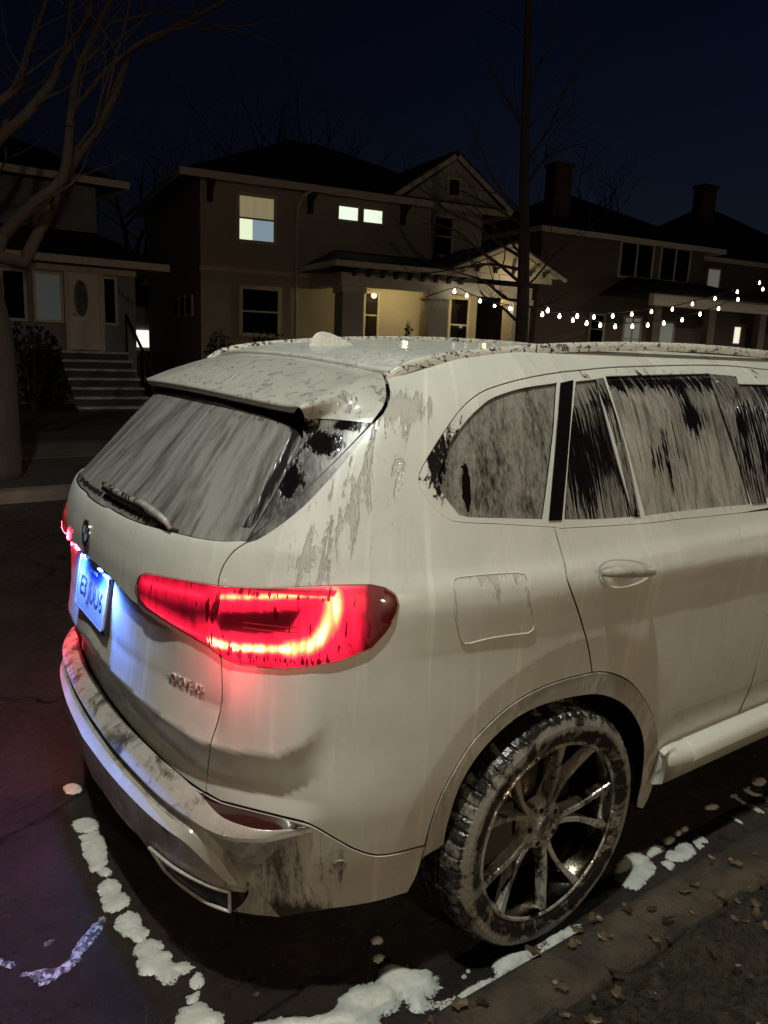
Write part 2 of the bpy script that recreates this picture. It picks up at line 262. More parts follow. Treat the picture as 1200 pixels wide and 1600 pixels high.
 'rear_door_quarter_light':[(1.0141,1.6726),(1.0053,1.6553),(0.9966,1.639),(0.9856,1.6229),(0.9762,1.607),(0.9681,1.591),(0.9608,1.575),(0.9542,1.5586),(0.948,1.5418),(0.942,1.5246),(0.936,1.5067),(0.9311,1.4924),(0.9264,1.4775),(0.9216,1.4622),(0.9169,1.4465),(0.9123,1.4306),(0.9078,1.4145),(0.9035,1.3982),(0.8993,1.3818),(0.8954,1.3654),(0.8916,1.3491),(0.8878,1.3331),(0.884,1.3175),(0.8801,1.3023),(0.8985,1.3003),(0.9171,1.2982),(0.9363,1.2961),(0.9564,1.294),(0.9777,1.2921),(0.9968,1.2907),(1.0111,1.2895),(1.0249,1.2883),(1.0391,1.2871),(1.0534,1.286),(1.0678,1.2847),(1.0667,1.3011),(1.0654,1.3173),(1.0639,1.3335),(1.0623,1.3498),(1.0607,1.3662),(1.0591,1.3828),(1.0578,1.3995),(1.0565,1.4162),(1.0554,1.4332),(1.0544,1.4504),(1.0535,1.468),(1.0528,1.4832),(1.0522,1.4986),(1.0516,1.5141),(1.0509,1.53),(1.0503,1.5462),(1.0499,1.5626),(1.0497,1.5792),(1.0501,1.5959),(1.0511,1.6127),(1.0528,1.6296),(1.0553,1.6464),(1.0588,1.6632),(1.0641,1.6802),(1.0471,1.6776),(1.0304,1.6751)],
 'rear_door_window':[(1.0898,1.6897),(1.0837,1.6723),(1.0799,1.6547),(1.0776,1.6376),(1.0762,1.6206),(1.0757,1.6035),(1.0758,1.5864),(1.0764,1.5692),(1.0774,1.5519),(1.0786,1.5344),(1.0798,1.5167),(1.0809,1.4988),(1.0816,1.4831),(1.0823,1.4672),(1.083,1.451),(1.0838,1.4345),(1.0845,1.4179),(1.0854,1.4011),(1.0863,1.384),(1.0874,1.3669),(1.0885,1.3499),(1.0897,1.3329),(1.0907,1.3162),(1.0915,1.2998),(1.0922,1.2833),(1.1085,1.2832),(1.1248,1.2832),(1.142,1.2831),(1.1615,1.2828),(1.1762,1.2824),(1.1921,1.2819),(1.209,1.2814),(1.2265,1.2807),(1.2445,1.28),(1.2624,1.2792),(1.2806,1.2782),(1.2992,1.2771),(1.3183,1.2759),(1.3377,1.2747),(1.3574,1.2734),(1.3775,1.2721),(1.3767,1.2902),(1.3758,1.3084),(1.3746,1.3267),(1.3732,1.3452),(1.3717,1.3638),(1.3702,1.3825),(1.3689,1.4012),(1.3678,1.4197),(1.3667,1.4381),(1.3656,1.4563),(1.3645,1.4745),(1.3632,1.4925),(1.3616,1.5118),(1.3597,1.531),(1.3576,1.5503),(1.3558,1.5697),(1.3545,1.589),(1.3541,1.6084),(1.3549,1.6277),(1.3571,1.647),(1.3611,1.6665),(1.3686,1.686),(1.3788,1.7054),(1.3593,1.7043),(1.34,1.7033),(1.3209,1.7023),(1.3022,1.7013),(1.2838,1.7004),(1.2659,1.6994),(1.2486,1.6985),(1.2318,1.6976),(1.2156,1.6967),(1.1982,1.6958),(1.1815,1.6949),(1.1654,1.694),(1.1497,1.6931),(1.1345,1.6922),(1.1195,1.6914),(1.1046,1.6905)],
 'pillar_c':[(0.9592,1.6649),(0.9868,1.6687),(1.0084,1.6726),(0.9993,1.6552),(0.9865,1.6383),(0.9759,1.6214),(0.9669,1.6047),(0.9592,1.588),(0.9525,1.5713),(0.9465,1.5547),(0.941,1.538),(0.9357,1.5214),(0.9303,1.5048),(0.9249,1.4881),(0.9199,1.4727),(0.915,1.4572),(0.9102,1.4416),(0.9055,1.426),(0.9009,1.4104),(0.8964,1.3948),(0.8921,1.3791),(0.888,1.3634),(0.8841,1.3478),(0.8801,1.3324),(0.8761,1.3171),(0.8721,1.3021),(0.8544,1.3033),(0.8371,1.3045),(0.8407,1.3195),(0.8443,1.3348),(0.8479,1.3503),(0.8515,1.366),(0.8553,1.3817),(0.8592,1.3975),(0.8633,1.4131),(0.8674,1.4287),(0.8717,1.4442),(0.876,1.4596),(0.8804,1.4749),(0.8847,1.49),(0.8895,1.5062),(0.8941,1.5221),(0.8987,1.538),(0.9035,1.5538),(0.9086,1.5696),(0.9142,1.5853),(0.9205,1.601),(0.9279,1.6168),(0.9365,1.6326),(0.9468,1.6486)],
 'pillar_q':[(1.0603,1.6772),(1.0802,1.6813),(1.0753,1.6645),(1.0725,1.648),(1.0708,1.6317),(1.07,1.6155),(1.0699,1.5992),(1.0704,1.5828),(1.0713,1.5662),(1.0725,1.5493),(1.0737,1.5323),(1.0748,1.5149),(1.0756,1.4971),(1.0761,1.4817),(1.0765,1.4659),(1.0768,1.4499),(1.077,1.4337),(1.0773,1.4173),(1.0775,1.4007),(1.0779,1.3839),(1.0784,1.367),(1.0789,1.3501),(1.0794,1.3333),(1.0798,1.3167),(1.0801,1.3003),(1.0802,1.284),(1.0655,1.2847),(1.065,1.3011),(1.0644,1.3176),(1.0636,1.3344),(1.0627,1.3513),(1.0618,1.3683),(1.061,1.3853),(1.0603,1.4022),(1.0597,1.4188),(1.0591,1.4353),(1.0586,1.4515),(1.058,1.4675),(1.0575,1.4831),(1.0568,1.4984),(1.0559,1.5158),(1.0548,1.5329),(1.0536,1.5495),(1.0525,1.5659),(1.0517,1.5819),(1.0512,1.5978),(1.0513,1.6135),(1.0521,1.6292),(1.0536,1.645),(1.056,1.6609)],
 'pillar_b':[(1.3716,1.7002),(1.3904,1.6986),(1.4096,1.697),(1.429,1.6954),(1.4487,1.6937),(1.4381,1.6744),(1.4314,1.6555),(1.4274,1.6372),(1.425,1.6188),(1.4238,1.6001),(1.4235,1.5808),(1.4238,1.5606),(1.4244,1.5393),(1.4249,1.5165),(1.4249,1.4998),(1.4246,1.4824),(1.4242,1.4643),(1.4237,1.4457),(1.4233,1.4267),(1.4229,1.4072),(1.4226,1.3875),(1.4226,1.3676),(1.4227,1.3476),(1.4228,1.3277),(1.4226,1.3082),(1.422,1.289),(1.4214,1.2702),(1.3994,1.2715),(1.3779,1.2727),(1.3764,1.2912),(1.3748,1.3096),(1.3729,1.328),(1.3708,1.3465),(1.3686,1.3651),(1.3664,1.3838),(1.3645,1.4025),(1.3627,1.4212),(1.3609,1.44),(1.3592,1.4591),(1.3575,1.4783),(1.3559,1.4962),(1.3542,1.5142),(1.3522,1.5324),(1.3503,1.5508),(1.3487,1.5694),(1.3477,1.5881),(1.3475,1.6068),(1.3485,1.6255),(1.3509,1.6441),(1.3548,1.6628),(1.3619,1.6816)],
 'fuel_door':[(0.6221,1.1835),(0.6254,1.1956),(0.6361,1.1997),(0.6471,1.1996),(0.6587,1.1996),(0.6705,1.1994),(0.6822,1.1991),(0.6932,1.1986),(0.7057,1.1977),(0.7172,1.1966),(0.7284,1.1954),(0.7402,1.1942),(0.755,1.1889),(0.7598,1.1743),(0.7589,1.1588),(0.7599,1.1425),(0.7618,1.1255),(0.7649,1.1083),(0.7697,1.0876),(0.7748,1.0683),(0.78,1.049),(0.7777,1.0328),(0.7669,1.0264),(0.7536,1.0281),(0.7403,1.0298),(0.7275,1.0314),(0.7155,1.0327),(0.7045,1.0336),(0.6947,1.034),(0.6826,1.0336),(0.6725,1.0324),(0.6633,1.0307),(0.6541,1.0292),(0.6433,1.0321),(0.6371,1.0494),(0.6336,1.068),(0.6302,1.0867),(0.627,1.1049),(0.6245,1.1227),(0.6229,1.1392),(0.6221,1.1544),(0.6217,1.1691)],
 'tail_light':[(0.2085,1.1398),(0.2206,1.1524),(0.231,1.1557),(0.2437,1.1587),(0.2579,1.1615),(0.273,1.1641),(0.2809,1.1653),(0.2893,1.1665),(0.2979,1.1675),(0.3066,1.1684),(0.3151,1.1691),(0.3235,1.1696),(0.3315,1.1699),(0.3391,1.1701),(0.3468,1.1718),(0.3542,1.1732),(0.3613,1.1743),(0.3683,1.1754),(0.3754,1.1764),(0.3826,1.1776),(0.3902,1.1788),(0.3982,1.1803),(0.404,1.1814),(0.4101,1.1827),(0.4166,1.1841),(0.4232,1.1855),(0.43,1.1868),(0.4369,1.1882),(0.4437,1.1894),(0.4503,1.1906),(0.4567,1.1916),(0.4628,1.1924),(0.4685,1.1932),(0.4736,1.1937),(0.4824,1.1943),(0.4897,1.1946),(0.496,1.1947),(0.5019,1.1946),(0.5078,1.1945),(0.5143,1.1945),(0.5238,1.1912),(0.5327,1.1868),(0.5401,1.1792),(0.5455,1.1705),(0.5489,1.1495),(0.5453,1.1266),(0.542,1.1144),(0.5378,1.0998),(0.5327,1.085),(0.5284,1.0744),(0.5235,1.0637),(0.5185,1.053),(0.5136,1.0424),(0.5066,1.0369),(0.5,1.031),(0.4933,1.0251),(0.4861,1.0194),(0.4781,1.0142),(0.4723,1.0111),(0.4659,1.0079),(0.4591,1.0048),(0.4522,1.0017),(0.4453,0.9988),(0.4388,0.996),(0.4327,0.9935),(0.4273,0.9914),(0.4187,0.989),(0.4118,0.9884),(0.4055,0.9885),(0.3989,0.988),(0.3913,0.9877),(0.3834,0.9869),(0.3757,0.9863),(0.3687,0.9865),(0.3609,0.9885),(0.3543,0.9919),(0.3482,0.996),(0.3401,1.0042),(0.3327,1.0132),(0.3251,1.0179),(0.3171,1.0225),(0.3088,1.027),(0.3003,1.0312),(0.2917,1.0351),(0.2832,1.0388),(0.275,1.0422),(0.2639,1.0466),(0.2528,1.0506),(0.2422,1.0544),(0.2323,1.058),(0.2235,1.0616),(0.21,1.0714),(0.201,1.0817),(0.1995,1.1102)],
 'guide_top_in':[(0.2214,1.1284),(0.2334,1.1298),(0.2519,1.1323),(0.2608,1.1336),(0.2709,1.135),(0.2817,1.1362),(0.2926,1.1373),(0.3032,1.138),(0.3133,1.1384),(0.3225,1.1385)],
 'guide_top_out':[(0.3429,1.1439),(0.3508,1.1464),(0.3582,1.1485),(0.3656,1.1505),(0.3729,1.1524),(0.3805,1.1544),(0.3883,1.1565),(0.3947,1.1583),(0.4014,1.1602),(0.4084,1.1622),(0.4154,1.1641),(0.4223,1.1659),(0.4289,1.1674),(0.4351,1.1686),(0.4406,1.1695),(0.4481,1.1701),(0.4545,1.1702),(0.4603,1.17),(0.4658,1.1696),(0.4718,1.1693)],
 'guide_turn':[(0.4718,1.1693),(0.4733,1.1562),(0.4736,1.141),(0.4723,1.1302),(0.4703,1.1173),(0.4677,1.1035),(0.4648,1.0912),(0.4605,1.0772),(0.4555,1.0649),(0.4497,1.0551),(0.4426,1.0489),(0.4347,1.0452),(0.4268,1.0413)],
 'guide_low_out':[(0.4268,1.0413),(0.4194,1.0402),(0.4119,1.0389),(0.4044,1.0374),(0.3971,1.0358),(0.3901,1.0344),(0.3819,1.0325),(0.3741,1.0306),(0.3666,1.029),(0.3594,1.028),(0.3505,1.0283),(0.3421,1.0297),(0.3335,1.0309)],
 'guide_low_in':[(0.3335,1.0309),(0.3269,1.0347),(0.3201,1.0383),(0.3118,1.0419),(0.3039,1.0441),(0.2947,1.0458),(0.2846,1.0477),(0.2739,1.0503),(0.2648,1.0533),(0.2551,1.0567),(0.2446,1.0604),(0.2336,1.0638),(0.222,1.0667)],
 'lamp_window':[(0.3473,1.1081),(0.3554,1.1112),(0.3635,1.1141),(0.3715,1.1168),(0.3793,1.1193),(0.3867,1.1216),(0.3937,1.1236),(0.4003,1.1256),(0.4073,1.1278),(0.4138,1.1299),(0.4199,1.1318),(0.4258,1.1337),(0.4317,1.1355),(0.4377,1.1372),(0.435,1.1211),(0.4316,1.105),(0.4268,1.0926),(0.4215,1.0815),(0.4155,1.0792),(0.4096,1.0767),(0.4036,1.0742),(0.3972,1.0719),(0.3901,1.0698),(0.3836,1.0685),(0.3764,1.0673),(0.3688,1.0662),(0.3609,1.0649),(0.3529,1.0635),(0.3447,1.0617),(0.3414,1.0853)],
 'glass_bot':[(-0.0121,1.2672),(0.0177,1.2665),(0.0455,1.2653),(0.0709,1.264),(0.0935,1.263),(0.1197,1.2624),(0.1427,1.2621),(0.163,1.262),(0.1794,1.2621),(0.1943,1.2625),(0.2129,1.2633),(0.2248,1.2637),(0.2381,1.264),(0.2516,1.2642),(0.2646,1.2642),(0.2765,1.2641),(0.2867,1.264),(0.297,1.264),(0.3061,1.2641),(0.3144,1.2643),(0.3222,1.2647),(0.3297,1.2655),(0.3386,1.2671),(0.3469,1.2693),(0.3549,1.2717),(0.3629,1.2738)],
 'glass_side':[(0.3629,1.2738),(0.3647,1.2854),(0.3666,1.2974),(0.3686,1.3096),(0.3705,1.3218),(0.3725,1.3339),(0.3745,1.3458),(0.3765,1.3574),(0.3783,1.3685),(0.38,1.379),(0.3822,1.3934),(0.3839,1.4066),(0.3854,1.4189),(0.3867,1.4305),(0.3878,1.4416),(0.389,1.4526),(0.3906,1.468),(0.3919,1.4821),(0.3931,1.4957),(0.3943,1.5097)],
 'fin_top':[(0.3956,1.5077),(0.3897,1.5264),(0.3849,1.5428),(0.3871,1.5584),(0.3954,1.56),(0.4067,1.5609),(0.4196,1.5613),(0.4327,1.5614),(0.4448,1.5612),(0.4562,1.5608),(0.4675,1.56),(0.4787,1.559),(0.4899,1.5578),(0.501,1.5567)],
 'reflector_top':[(0.3123,0.6033),(0.3213,0.6018),(0.3299,0.5998),(0.3411,0.6002),(0.3484,0.6019),(0.3568,0.604),(0.3654,0.6063),(0.374,0.6083),(0.382,0.6097),(0.3889,0.6104),(0.3975,0.6108),(0.405,0.6108),(0.4121,0.6103),(0.4195,0.6089),(0.4258,0.6071),(0.4322,0.6047),(0.4386,0.6018),(0.4449,0.5982),(0.4511,0.5938)],
 'board_top':[(1.2251,0.3402),(1.2373,0.3458),(1.2488,0.3516),(1.2605,0.3575),(1.2732,0.363),(1.2882,0.3675),(1.3065,0.3705),(1.32,0.3714),(1.3356,0.3716),(1.3528,0.3712),(1.3713,0.3704),(1.3905,0.3693),(1.41,0.3681),(1.4292,0.3669),(1.4476,0.3658),(1.4644,0.365),(1.4792,0.3647),(1.5078,0.3653),(1.529,0.367),(1.5471,0.369),(1.5672,0.3708)],
 'trim_foot':[(1.2238,0.3384),(1.229,0.2927),(1.2322,0.2489),(1.2302,0.207),(1.2237,0.1801),(1.1981,0.2095),(1.1914,0.256),(1.1866,0.3058)],
 'shoulder':[(0.5791,1.166),(0.6444,1.1693),(0.7155,1.1683),(0.8278,1.1601),(0.9389,1.1514),(1.0732,1.1358),(1.1361,1.119)],
 'door_crease':[(1.2078,0.5692),(1.3491,0.5531),(1.5109,0.5339)],
 'diag':[(0.3037,0.4975),(0.3095,0.4876),(0.3151,0.4771),(0.3206,0.4662),(0.3259,0.4552),(0.331,0.4442),(0.336,0.4336),(0.3408,0.4234),(0.3454,0.414),(0.3513,0.4032),(0.3569,0.3937),(0.3623,0.3851),(0.3676,0.3766),(0.3728,0.3675),(0.3781,0.357),(0.3835,0.3452),(0.3889,0.3325),(0.3944,0.319),(0.3998,0.3048),(0.4051,0.2902),(0.4104,0.2751)],
 'low_edge':[(0.4104,0.2751),(0.4186,0.2827),(0.4266,0.2895),(0.4346,0.2957),(0.4424,0.3012),(0.4502,0.3061),(0.458,0.3102),(0.4659,0.3136),(0.4738,0.3162),(0.482,0.3179),(0.4903,0.3188),(0.4987,0.3191),(0.5071,0.3189),(0.5154,0.3181),(0.5237,0.317),(0.5332,0.3157),(0.5427,0.3129),(0.5527,0.3085),(0.5629,0.3037),(0.5737,0.2982),(0.5853,0.2918)],
 'low_arch':[(0.5853,0.2918),(0.5906,0.3115),(0.5958,0.3317),(0.6,0.356),(0.6021,0.3786),(0.6034,0.4035),(0.6043,0.4293),(0.6053,0.4549)],
 'plate_lip':[(0.0516,1.0978),(0.074,1.0973),(0.096,1.095),(0.1122,1.0908),(0.1285,1.0852),(0.1439,1.0791),(0.1583,1.073),(0.1719,1.0665),(0.1847,1.0598)],
 'handle':[(0.9351,1.1691),(1.0108,1.1552),(1.0704,1.1402)],
 'sensor':[(0.3552,0.459),(0.3561,0.4578)],
 'sensor2':[(0.4838,0.488),(0.4846,0.4858)],
 'badge_text':[(0.2552,0.8998),(0.2952,0.8982),(0.3285,0.8911)],
 'hinge_panel':[(0.5124,1.0272),(0.516,1.0136),(0.5197,0.9998),(0.524,0.9857),(0.5292,0.9709),(0.5351,0.9558),(0.5417,0.9418),(0.5491,0.9298),(0.5573,0.9187),(0.5658,0.9073)],
 'quarter_patch':[(0.5231,1.4954),(0.5078,1.4541),(0.4915,1.4063),(0.4782,1.3623),(0.4648,1.313),(0.4527,1.2652)],
}
# ================================================================ THE CAR
def Q(s): return 2*np.asarray(s)      # metres along the wall, for the texture
def pip(P,X):
    P=np.asarray(P);x,y=X[:,0],X[:,1];c=np.zeros(len(X),bool);x0,y0=P[:,0],P[:,1];x1,y1=np.roll(x0,-1),np.roll(y0,-1)
    for a,b,c1,d in zip(x0,y0,x1,y1):
        if b==d: continue
        k=((b>y)!=(d>y))&(x<(c1-a)*(y-b)/(d-b)+a);c^=k
    return c
def seglen(P):
    P=np.asarray(P);return P
def pdist(P,X,closed=True):
    P=np.asarray(P,float);A=P;B=np.roll(P,-1,0) if closed else P[1:]
    if not closed:A=P[:-1]
    d=np.full(len(X),1e9)
    for a,b in zip(A,B):
        ab=b-a;L2=max(ab@ab,1e-12);t=np.clip(((X-a)@ab)/L2,0,1);e=X-(a+t[:,None]*ab);d=np.minimum(d,np.hypot(e[:,0],e[:,1]))
    return d
def inset_poly(P,d,keep0=False):
    P=np.asarray(P,float);n=len(P);a=.5*np.sum(P[:,0]*np.roll(P[:,1],-1)-np.roll(P[:,0],-1)*P[:,1])
    if a<0:P=P[::-1]
    o=[]
    for i in range(n):
        p,q,r=P[i-1],P[i],P[(i+1)%n];e1=q-p;e2=r-q
        e1/=max(np.hypot(*e1),1e-9);e2/=max(np.hypot(*e2),1e-9);m=np.array([-e1[1]-e2[1],e1[0]+e2[0]])/2;L=max(m@m,.25);v=m/L*d
        if keep0 and abs(q[0])<1e-6:v[0]=0
        o.append(q+v)
    return np.array(o)
def dedup(P,e=1e-4):
    o=[P[0]]
    for p in P[1:]:
        if np.hypot(*(np.asarray(p)-o[-1]))>e:o.append(p)
    if np.hypot(*(np.asarray(o[0])-o[-1]))<e:o.pop()
    return np.array(o)
_sa=np.linspace(0,.47,60)
CREASE=[('a',np.stack([2*_sa,lin([0,.15,.25,.345,.36,.47],[.913,.885,.886,.861,.985,1.01],_sa)],-1)),('b',np.stack([2*_sa,lin([0,.09,.23,.32,.385,.42,.445,.47],[.84,.81,.79,.768,.776,.785,.82,.87],_sa)],-1)),('s',np.array([(2*a,b) for a,b in ((.52,1.17),(.63,1.165),(.8,1.158),(1.0,1.143),(1.3,1.12),(2.0,1.09))])),('d',np.array([(2.35,.597),(4.1,.597)]))]
def part(name,poly,mat,parent,off=0.,holes=(),inset=.0032,rim=.03,step=.012,center=False,mirror=True,bare=0.,surf=SD,offf=None,side='both',attrs=None,label=None,creases=True):
    """a panel of the body skin: polygon in (s,z) laid on the wall surface, with turned-in edges"""
    P=dedup(np.array([(2*a,b) for a,b in poly],float));P=inset_poly(P,inset,center)
    H=[inset_poly(np.array([(2*a,b) for a,b in dedup(np.array(h))]),-inset) for h in holes]
    def dens(P,m):
        o=[]
        for i in range(len(P)):
            a,b=P[i],P[(i+1)%len(P)];k=max(1,int(math.ceil(np.hypot(*(b-a))/m)))
            o+=[a+(b-a)*t/k for t in range(k)]
        return np.array(o)
    P=dens(P,step*1.2);H=[dens(h,step*1.2) for h in H]
    lo,hi=P.min(0),P.max(0)
    gx,gy=np.meshgrid(np.arange(lo[0]+step*.5,hi[0],step),np.arange(lo[1]+step*.5,hi[1],step));gy=gy+0.;gx=gx+(np.arange(gx.shape[0])%2)[:,None]*step*.5
    X=np.stack([gx.ravel(),gy.ravel()],-1);k=pip(P,X)
    for h in H:k&=~pip(h,X)
    X=X[k];k=pdist(P,X)>step*.45
    for h in H:k&=pdist(h,X)>step*.45
    X=X[k]
    CL=[]
    if creases:
        for nm_c,ln in CREASE:
            L_=resamp(ln,max(3,int(np.sum(np.hypot(*np.diff(ln,axis=0).T))/(step*1.1))));k=pip(P,L_)
            k&=pdist(P,L_)>step*.5
            for h in H:k&=~pip(h,L_)&(pdist(h,L_)>step*.5)
            run=[]
            for q_,ok in zip(L_,k):
                if ok: run.append(q_)
                elif run: CL.append(run);run=[]
            if run:CL.append(run)
        CL=[np.array(r_) for r_ in CL if len(r_)>1]
        for r_ in CL: X=X[pdist(r_,X,False)>step*.5]
    pts=list(P);E=[(i,(i+1)%len(P)) for i in range(len(P))]
    for r_ in CL:
        b=len(pts);pts+=list(r_);E+=[(b+i,b+i+1) for i in range(len(r_)-1)]
    for h in H:
        b=len(pts);pts+=list(h);E+=[(b+i,b+(i+1)%len(h)) for i in range(len(h))]
    pts+=list(X)
    v,e,f,_,_,_=delaunay_2d_cdt([Vector((float(a),float(b))) for a,b in pts],E,[],0,1e-6)
    v=np.array([(a.x,a.y) for a in v]);f=np.array([t for t in f if len(t)==3]);c=v[f].mean(1)
    k=pip(P,c)
    for h in H:k&=~pip(h,c)
    f=f[k];used=np.unique(f);re=-np.ones(len(v),int);re[used]=np.arange(len(used));v=v[used];f=re[f]
    a=v[f];cr_=(a[:,1,0]-a[:,0,0])*(a[:,2,1]-a[:,0,1])-(a[:,1,1]-a[:,0,1])*(a[:,2,0]-a[:,0,0]);f[cr_<0]=f[cr_<0][:,::-1]
    s,z=v[:,0]/2,v[:,1]
    def F(s,z):
        o=off+(offf(s,z) if offf else 0.);n=nrm(S0,s,z);return S0(s,z)+((D(s,z) if surf is SD else 0)+o)[...,None]*n
    Pw=F(s,z);Nn=nrm(F,s,z)
    # orientation so that normals look outward (away from the car)
    g=np.cross(Pw[f[:,1]]-Pw[f[:,0]],Pw[f[:,2]]-Pw[f[:,0]])
    if (g*Nn[f[:,0]]).sum()<0:f=f[:,::-1]
    ed={}
    for t in f:
        for i in range(3):
            ky=(t[i],t[(i+1)%3]);ed[ky]=1
    bd=[(a,b) for (a,b) in ed if (b,a) not in ed]
    if center:bd=[(a,b) for a,b in bd if not(abs(v[a,0])<1e-5 and abs(v[b,0])<1e-5)]
    br=bare(s,z) if callable(bare) else np.full(len(s),float(bare))
    V=Pw;NN_=Nn;UV=np.stack([v[:,0],v[:,1]],-1);Fc=[tuple(t) for t in f];B=br
    if rim and bd:
        ids=sorted(set(i for e_ in bd for i in e_));m=len(V);top={i:m+j for j,i in enumerate(ids)};bot={i:m+len(ids)+j for j,i in enumerate(ids)};bo2={i:m+2*len(ids)+j for j,i in enumerate(ids)};rd_=min(.0035,rim)
        en={i:np.zeros(3) for i in ids}
        for a_,b_ in bd:
            t=V[b_]-V[a_];n_=np.cross(t,Nn[a_]);n_/=max(np.linalg.norm(n_),1e-9);en[a_]+=n_;en[b_]+=n_
        en=np.array([en[i]/max(np.linalg.norm(en[i]),1e-9) for i in ids])
        V=np.vstack([V,Pw[ids],Pw[ids]-rd_*Nn[ids],Pw[ids]-rim*Nn[ids]]);NN_=np.vstack([NN_,en,en,en]);UV=np.vstack([UV,UV[ids],UV[ids],UV[ids]]);B=np.r_[B,B[ids],B[ids],B[ids]]
        Fc+=[(top[b_],top[a_],bot[a_],bot[b_]) for a_,b_ in bd]
        nd=len(Fc)
        if rim>.005: Fc+=[(bot[b_],bot[a_],bo2[a_],bo2[b_]) for a_,b_ in bd]
    at={'bare':B}
    if attrs:
        for k_,fn in attrs.items(): at[k_]=np.r_[fn(s,z),np.zeros(len(V)-len(s))]
    mats=[mat,M['shade']]  # inner edges blackened to put shade into the panel gaps
    def dk_(o,rep=1):
        n=len(o.data.polygons)//rep;nn_=len(Fc)
        if rim>.005 and bd and len(o.data.polygons)==rep*nn_:
            mi_=np.zeros(len(o.data.polygons),int)
            for r_ in range(rep): mi_[r_*nn_+nd:(r_+1)*nn_]=1
            o.data.polygons.foreach_set('material_index',mi_)
        return o
    out=[]
    if side in('both','right') and not center: out.append(dk_(mesh(name,V,Fc,mats,parent,True,UV,NN_,at)))
    if center:
        mV=V*[1,-1,1];mN=NN_*[1,-1,1];mi=list(range(len(V)));keep=[];nb=len(V);idx={}
        for i in range(len(V)):
            if i<len(Pw) and abs(UV[i,0])<1e-5: idx[i]=i
            else: idx[i]=nb+len(keep);keep.append(i)
        V2=np.vstack([V,mV[keep]]);N2=np.vstack([NN_,mN[keep]])
        z0=[i for i in range(len(Pw)) if abs(UV[i,0])<1e-5];N2[z0,1]=0;V2[z0,1]=0
        N2/=np.maximum(np.linalg.norm(N2,axis=1,keepdims=True),1e-9)
        UV2=np.vstack([UV,UV[keep]*[-1,1]]);F2=Fc+[tuple(idx[i] for i in t)[::-1] for t in Fc]
        out.append(dk_(mesh(name,V2,F2,mats,parent,True,UV2,N2,{k_:np.r_[a_,a_[keep]] for k_,a_ in at.items()}),2))
    elif side=='both' or side=='left':
        out.append(dk_(mesh(name,V*[1,-1,1],[t[::-1] for t in Fc],mats,parent,True,UV+[7.3,0],NN_*[1,-1,1],at)))
    if label:
        for o in out:o['label']=label
    return out
def join_named(objs,name):
    """merge the right and left pieces of one panel into one mesh (keeps normals)"""
    V=[];F=[];N=[];UV=[];B=[];b=0;MI=[]
    for o in objs:
        me=o.data;n=len(me.vertices);co_=np.empty(n*3);me.vertices.foreach_get('co',co_);V.append(co_.reshape(-1,3))
        nn=np.zeros((n,3))
        cn=np.empty(len(me.loops)*3);me.corner_normals.foreach_get('vector',cn);cn=cn.reshape(-1,3);idx=np.empty(len(me.loops),int);me.loops.foreach_get('vertex_index',idx);nn[idx]=cn;N.append(nn)
        uvd=np.empty(len(me.loops)*2);me.uv_layers[0].data.foreach_get('uv',uvd);u=np.zeros((n,2));u[idx]=uvd.reshape(-1,2);UV.append(u)
        a=np.empty(n);me.attributes['bare'].data.foreach_get('value',a);B.append(a)
        F+=[tuple(b+i for i in p.vertices) for p in me.polygons];b+=n;MI+=[p.material_index for p in me.polygons]
    m=list(objs[0].data.materials);par=objs[0].parent
    for o in objs: bpy.data.objects.remove(o)
    o=mesh(name,np.vstack(V),F,m,par,True,np.vstack(UV),np.vstack(N),{'bare':np.concatenate(B)})
    if len(o.data.polygons)==len(MI): o.data.polygons.foreach_set('material_index',MI)
    return o
def blob(c,r,a): # local bare patch
    return lambda s,z: a*np.exp(-(((2*(s-c[0]))/r[0])**2+((z-c[1])/r[1])**2))
def gsum(*fs): return lambda s,z: sum(f(s,z) for f in fs)
M={}
M['paint']=foam_paint('foamed_paint')
M['roof']=foam_paint('thin_foam_roof',foam=(.54,.545,.50),under=(.40,.40,.37),th=.60,scale=70,foam_rough=.55,bd=.003,drip=.6,coord='Object')
M['low']=foam_paint('thin_foam_low',foam=(.50,.475,.42),under=(.05,.045,.038),th=.66,ur=.12,scale=16,drip=.13,soft=.10)
M['bump']=foam_paint('wet_bumper',foam=(.36,.34,.30),under=(.17,.155,.14),th=.58,ur=.12,scale=10,drip=.25,coord='Object',soft=.10,foam_rough=.3)
M['trim']=foam_paint('foamed_trim',under=(.012,.011,.01),th=.63,ur=.06,scale=28,drip=.6)
M['black']=foam_glass('black_pillar',(.34,.32,.28),(.07,.065,.06),th=.50,sx=60,sy=3,soft=.03)
M['fin']=foam_glass('foam_on_gloss_black',(.20,.195,.175),(.022,.02,.018),th=.60,sx=26,sy=10,cell=.5)
M['rearglass']=foam_glass('rear_glass_foam',(.27,.262,.245),(.075,.070,.065),th=.72,sx=26,sy=3.2,warp=.35,soft=.05,base=(.02,.018,.018))
M['qglass']=foam_glass('quarter_glass_foam',(.25,.24,.21),(.022,.02,.017),th=.80,sx=36,sy=14,cell=.7,soft=.012)
M['sglass']=foam_glass('door_glass_foam',(.36,.345,.305),(.06,.056,.048),th=.54,sx=60,sy=2.2,warp=.7,soft=.02)
M['sglass2']=foam_glass('door_glass_foam_dark',(.38,.36,.32),(.07,.065,.06),th=.49,sx=85,sy=2.6,warp=.8,soft=.02)
M['darkpl']=plain('dark_plastic',(.012,.011,.010),.45)
M['shade']=plain('shade_black',(.006,.006,.006),.5)  # black that stands in for shade in the gaps; also the underbody
M['chrome']=plain('wet_chrome',(.55,.53,.49),.12,1.)
M['rail']=foam_paint('rail_foam',foam=(.62,.60,.53),under=(.03,.027,.024),th=.57,ur=.10,scale=45,coord='Object',drip=1.2)
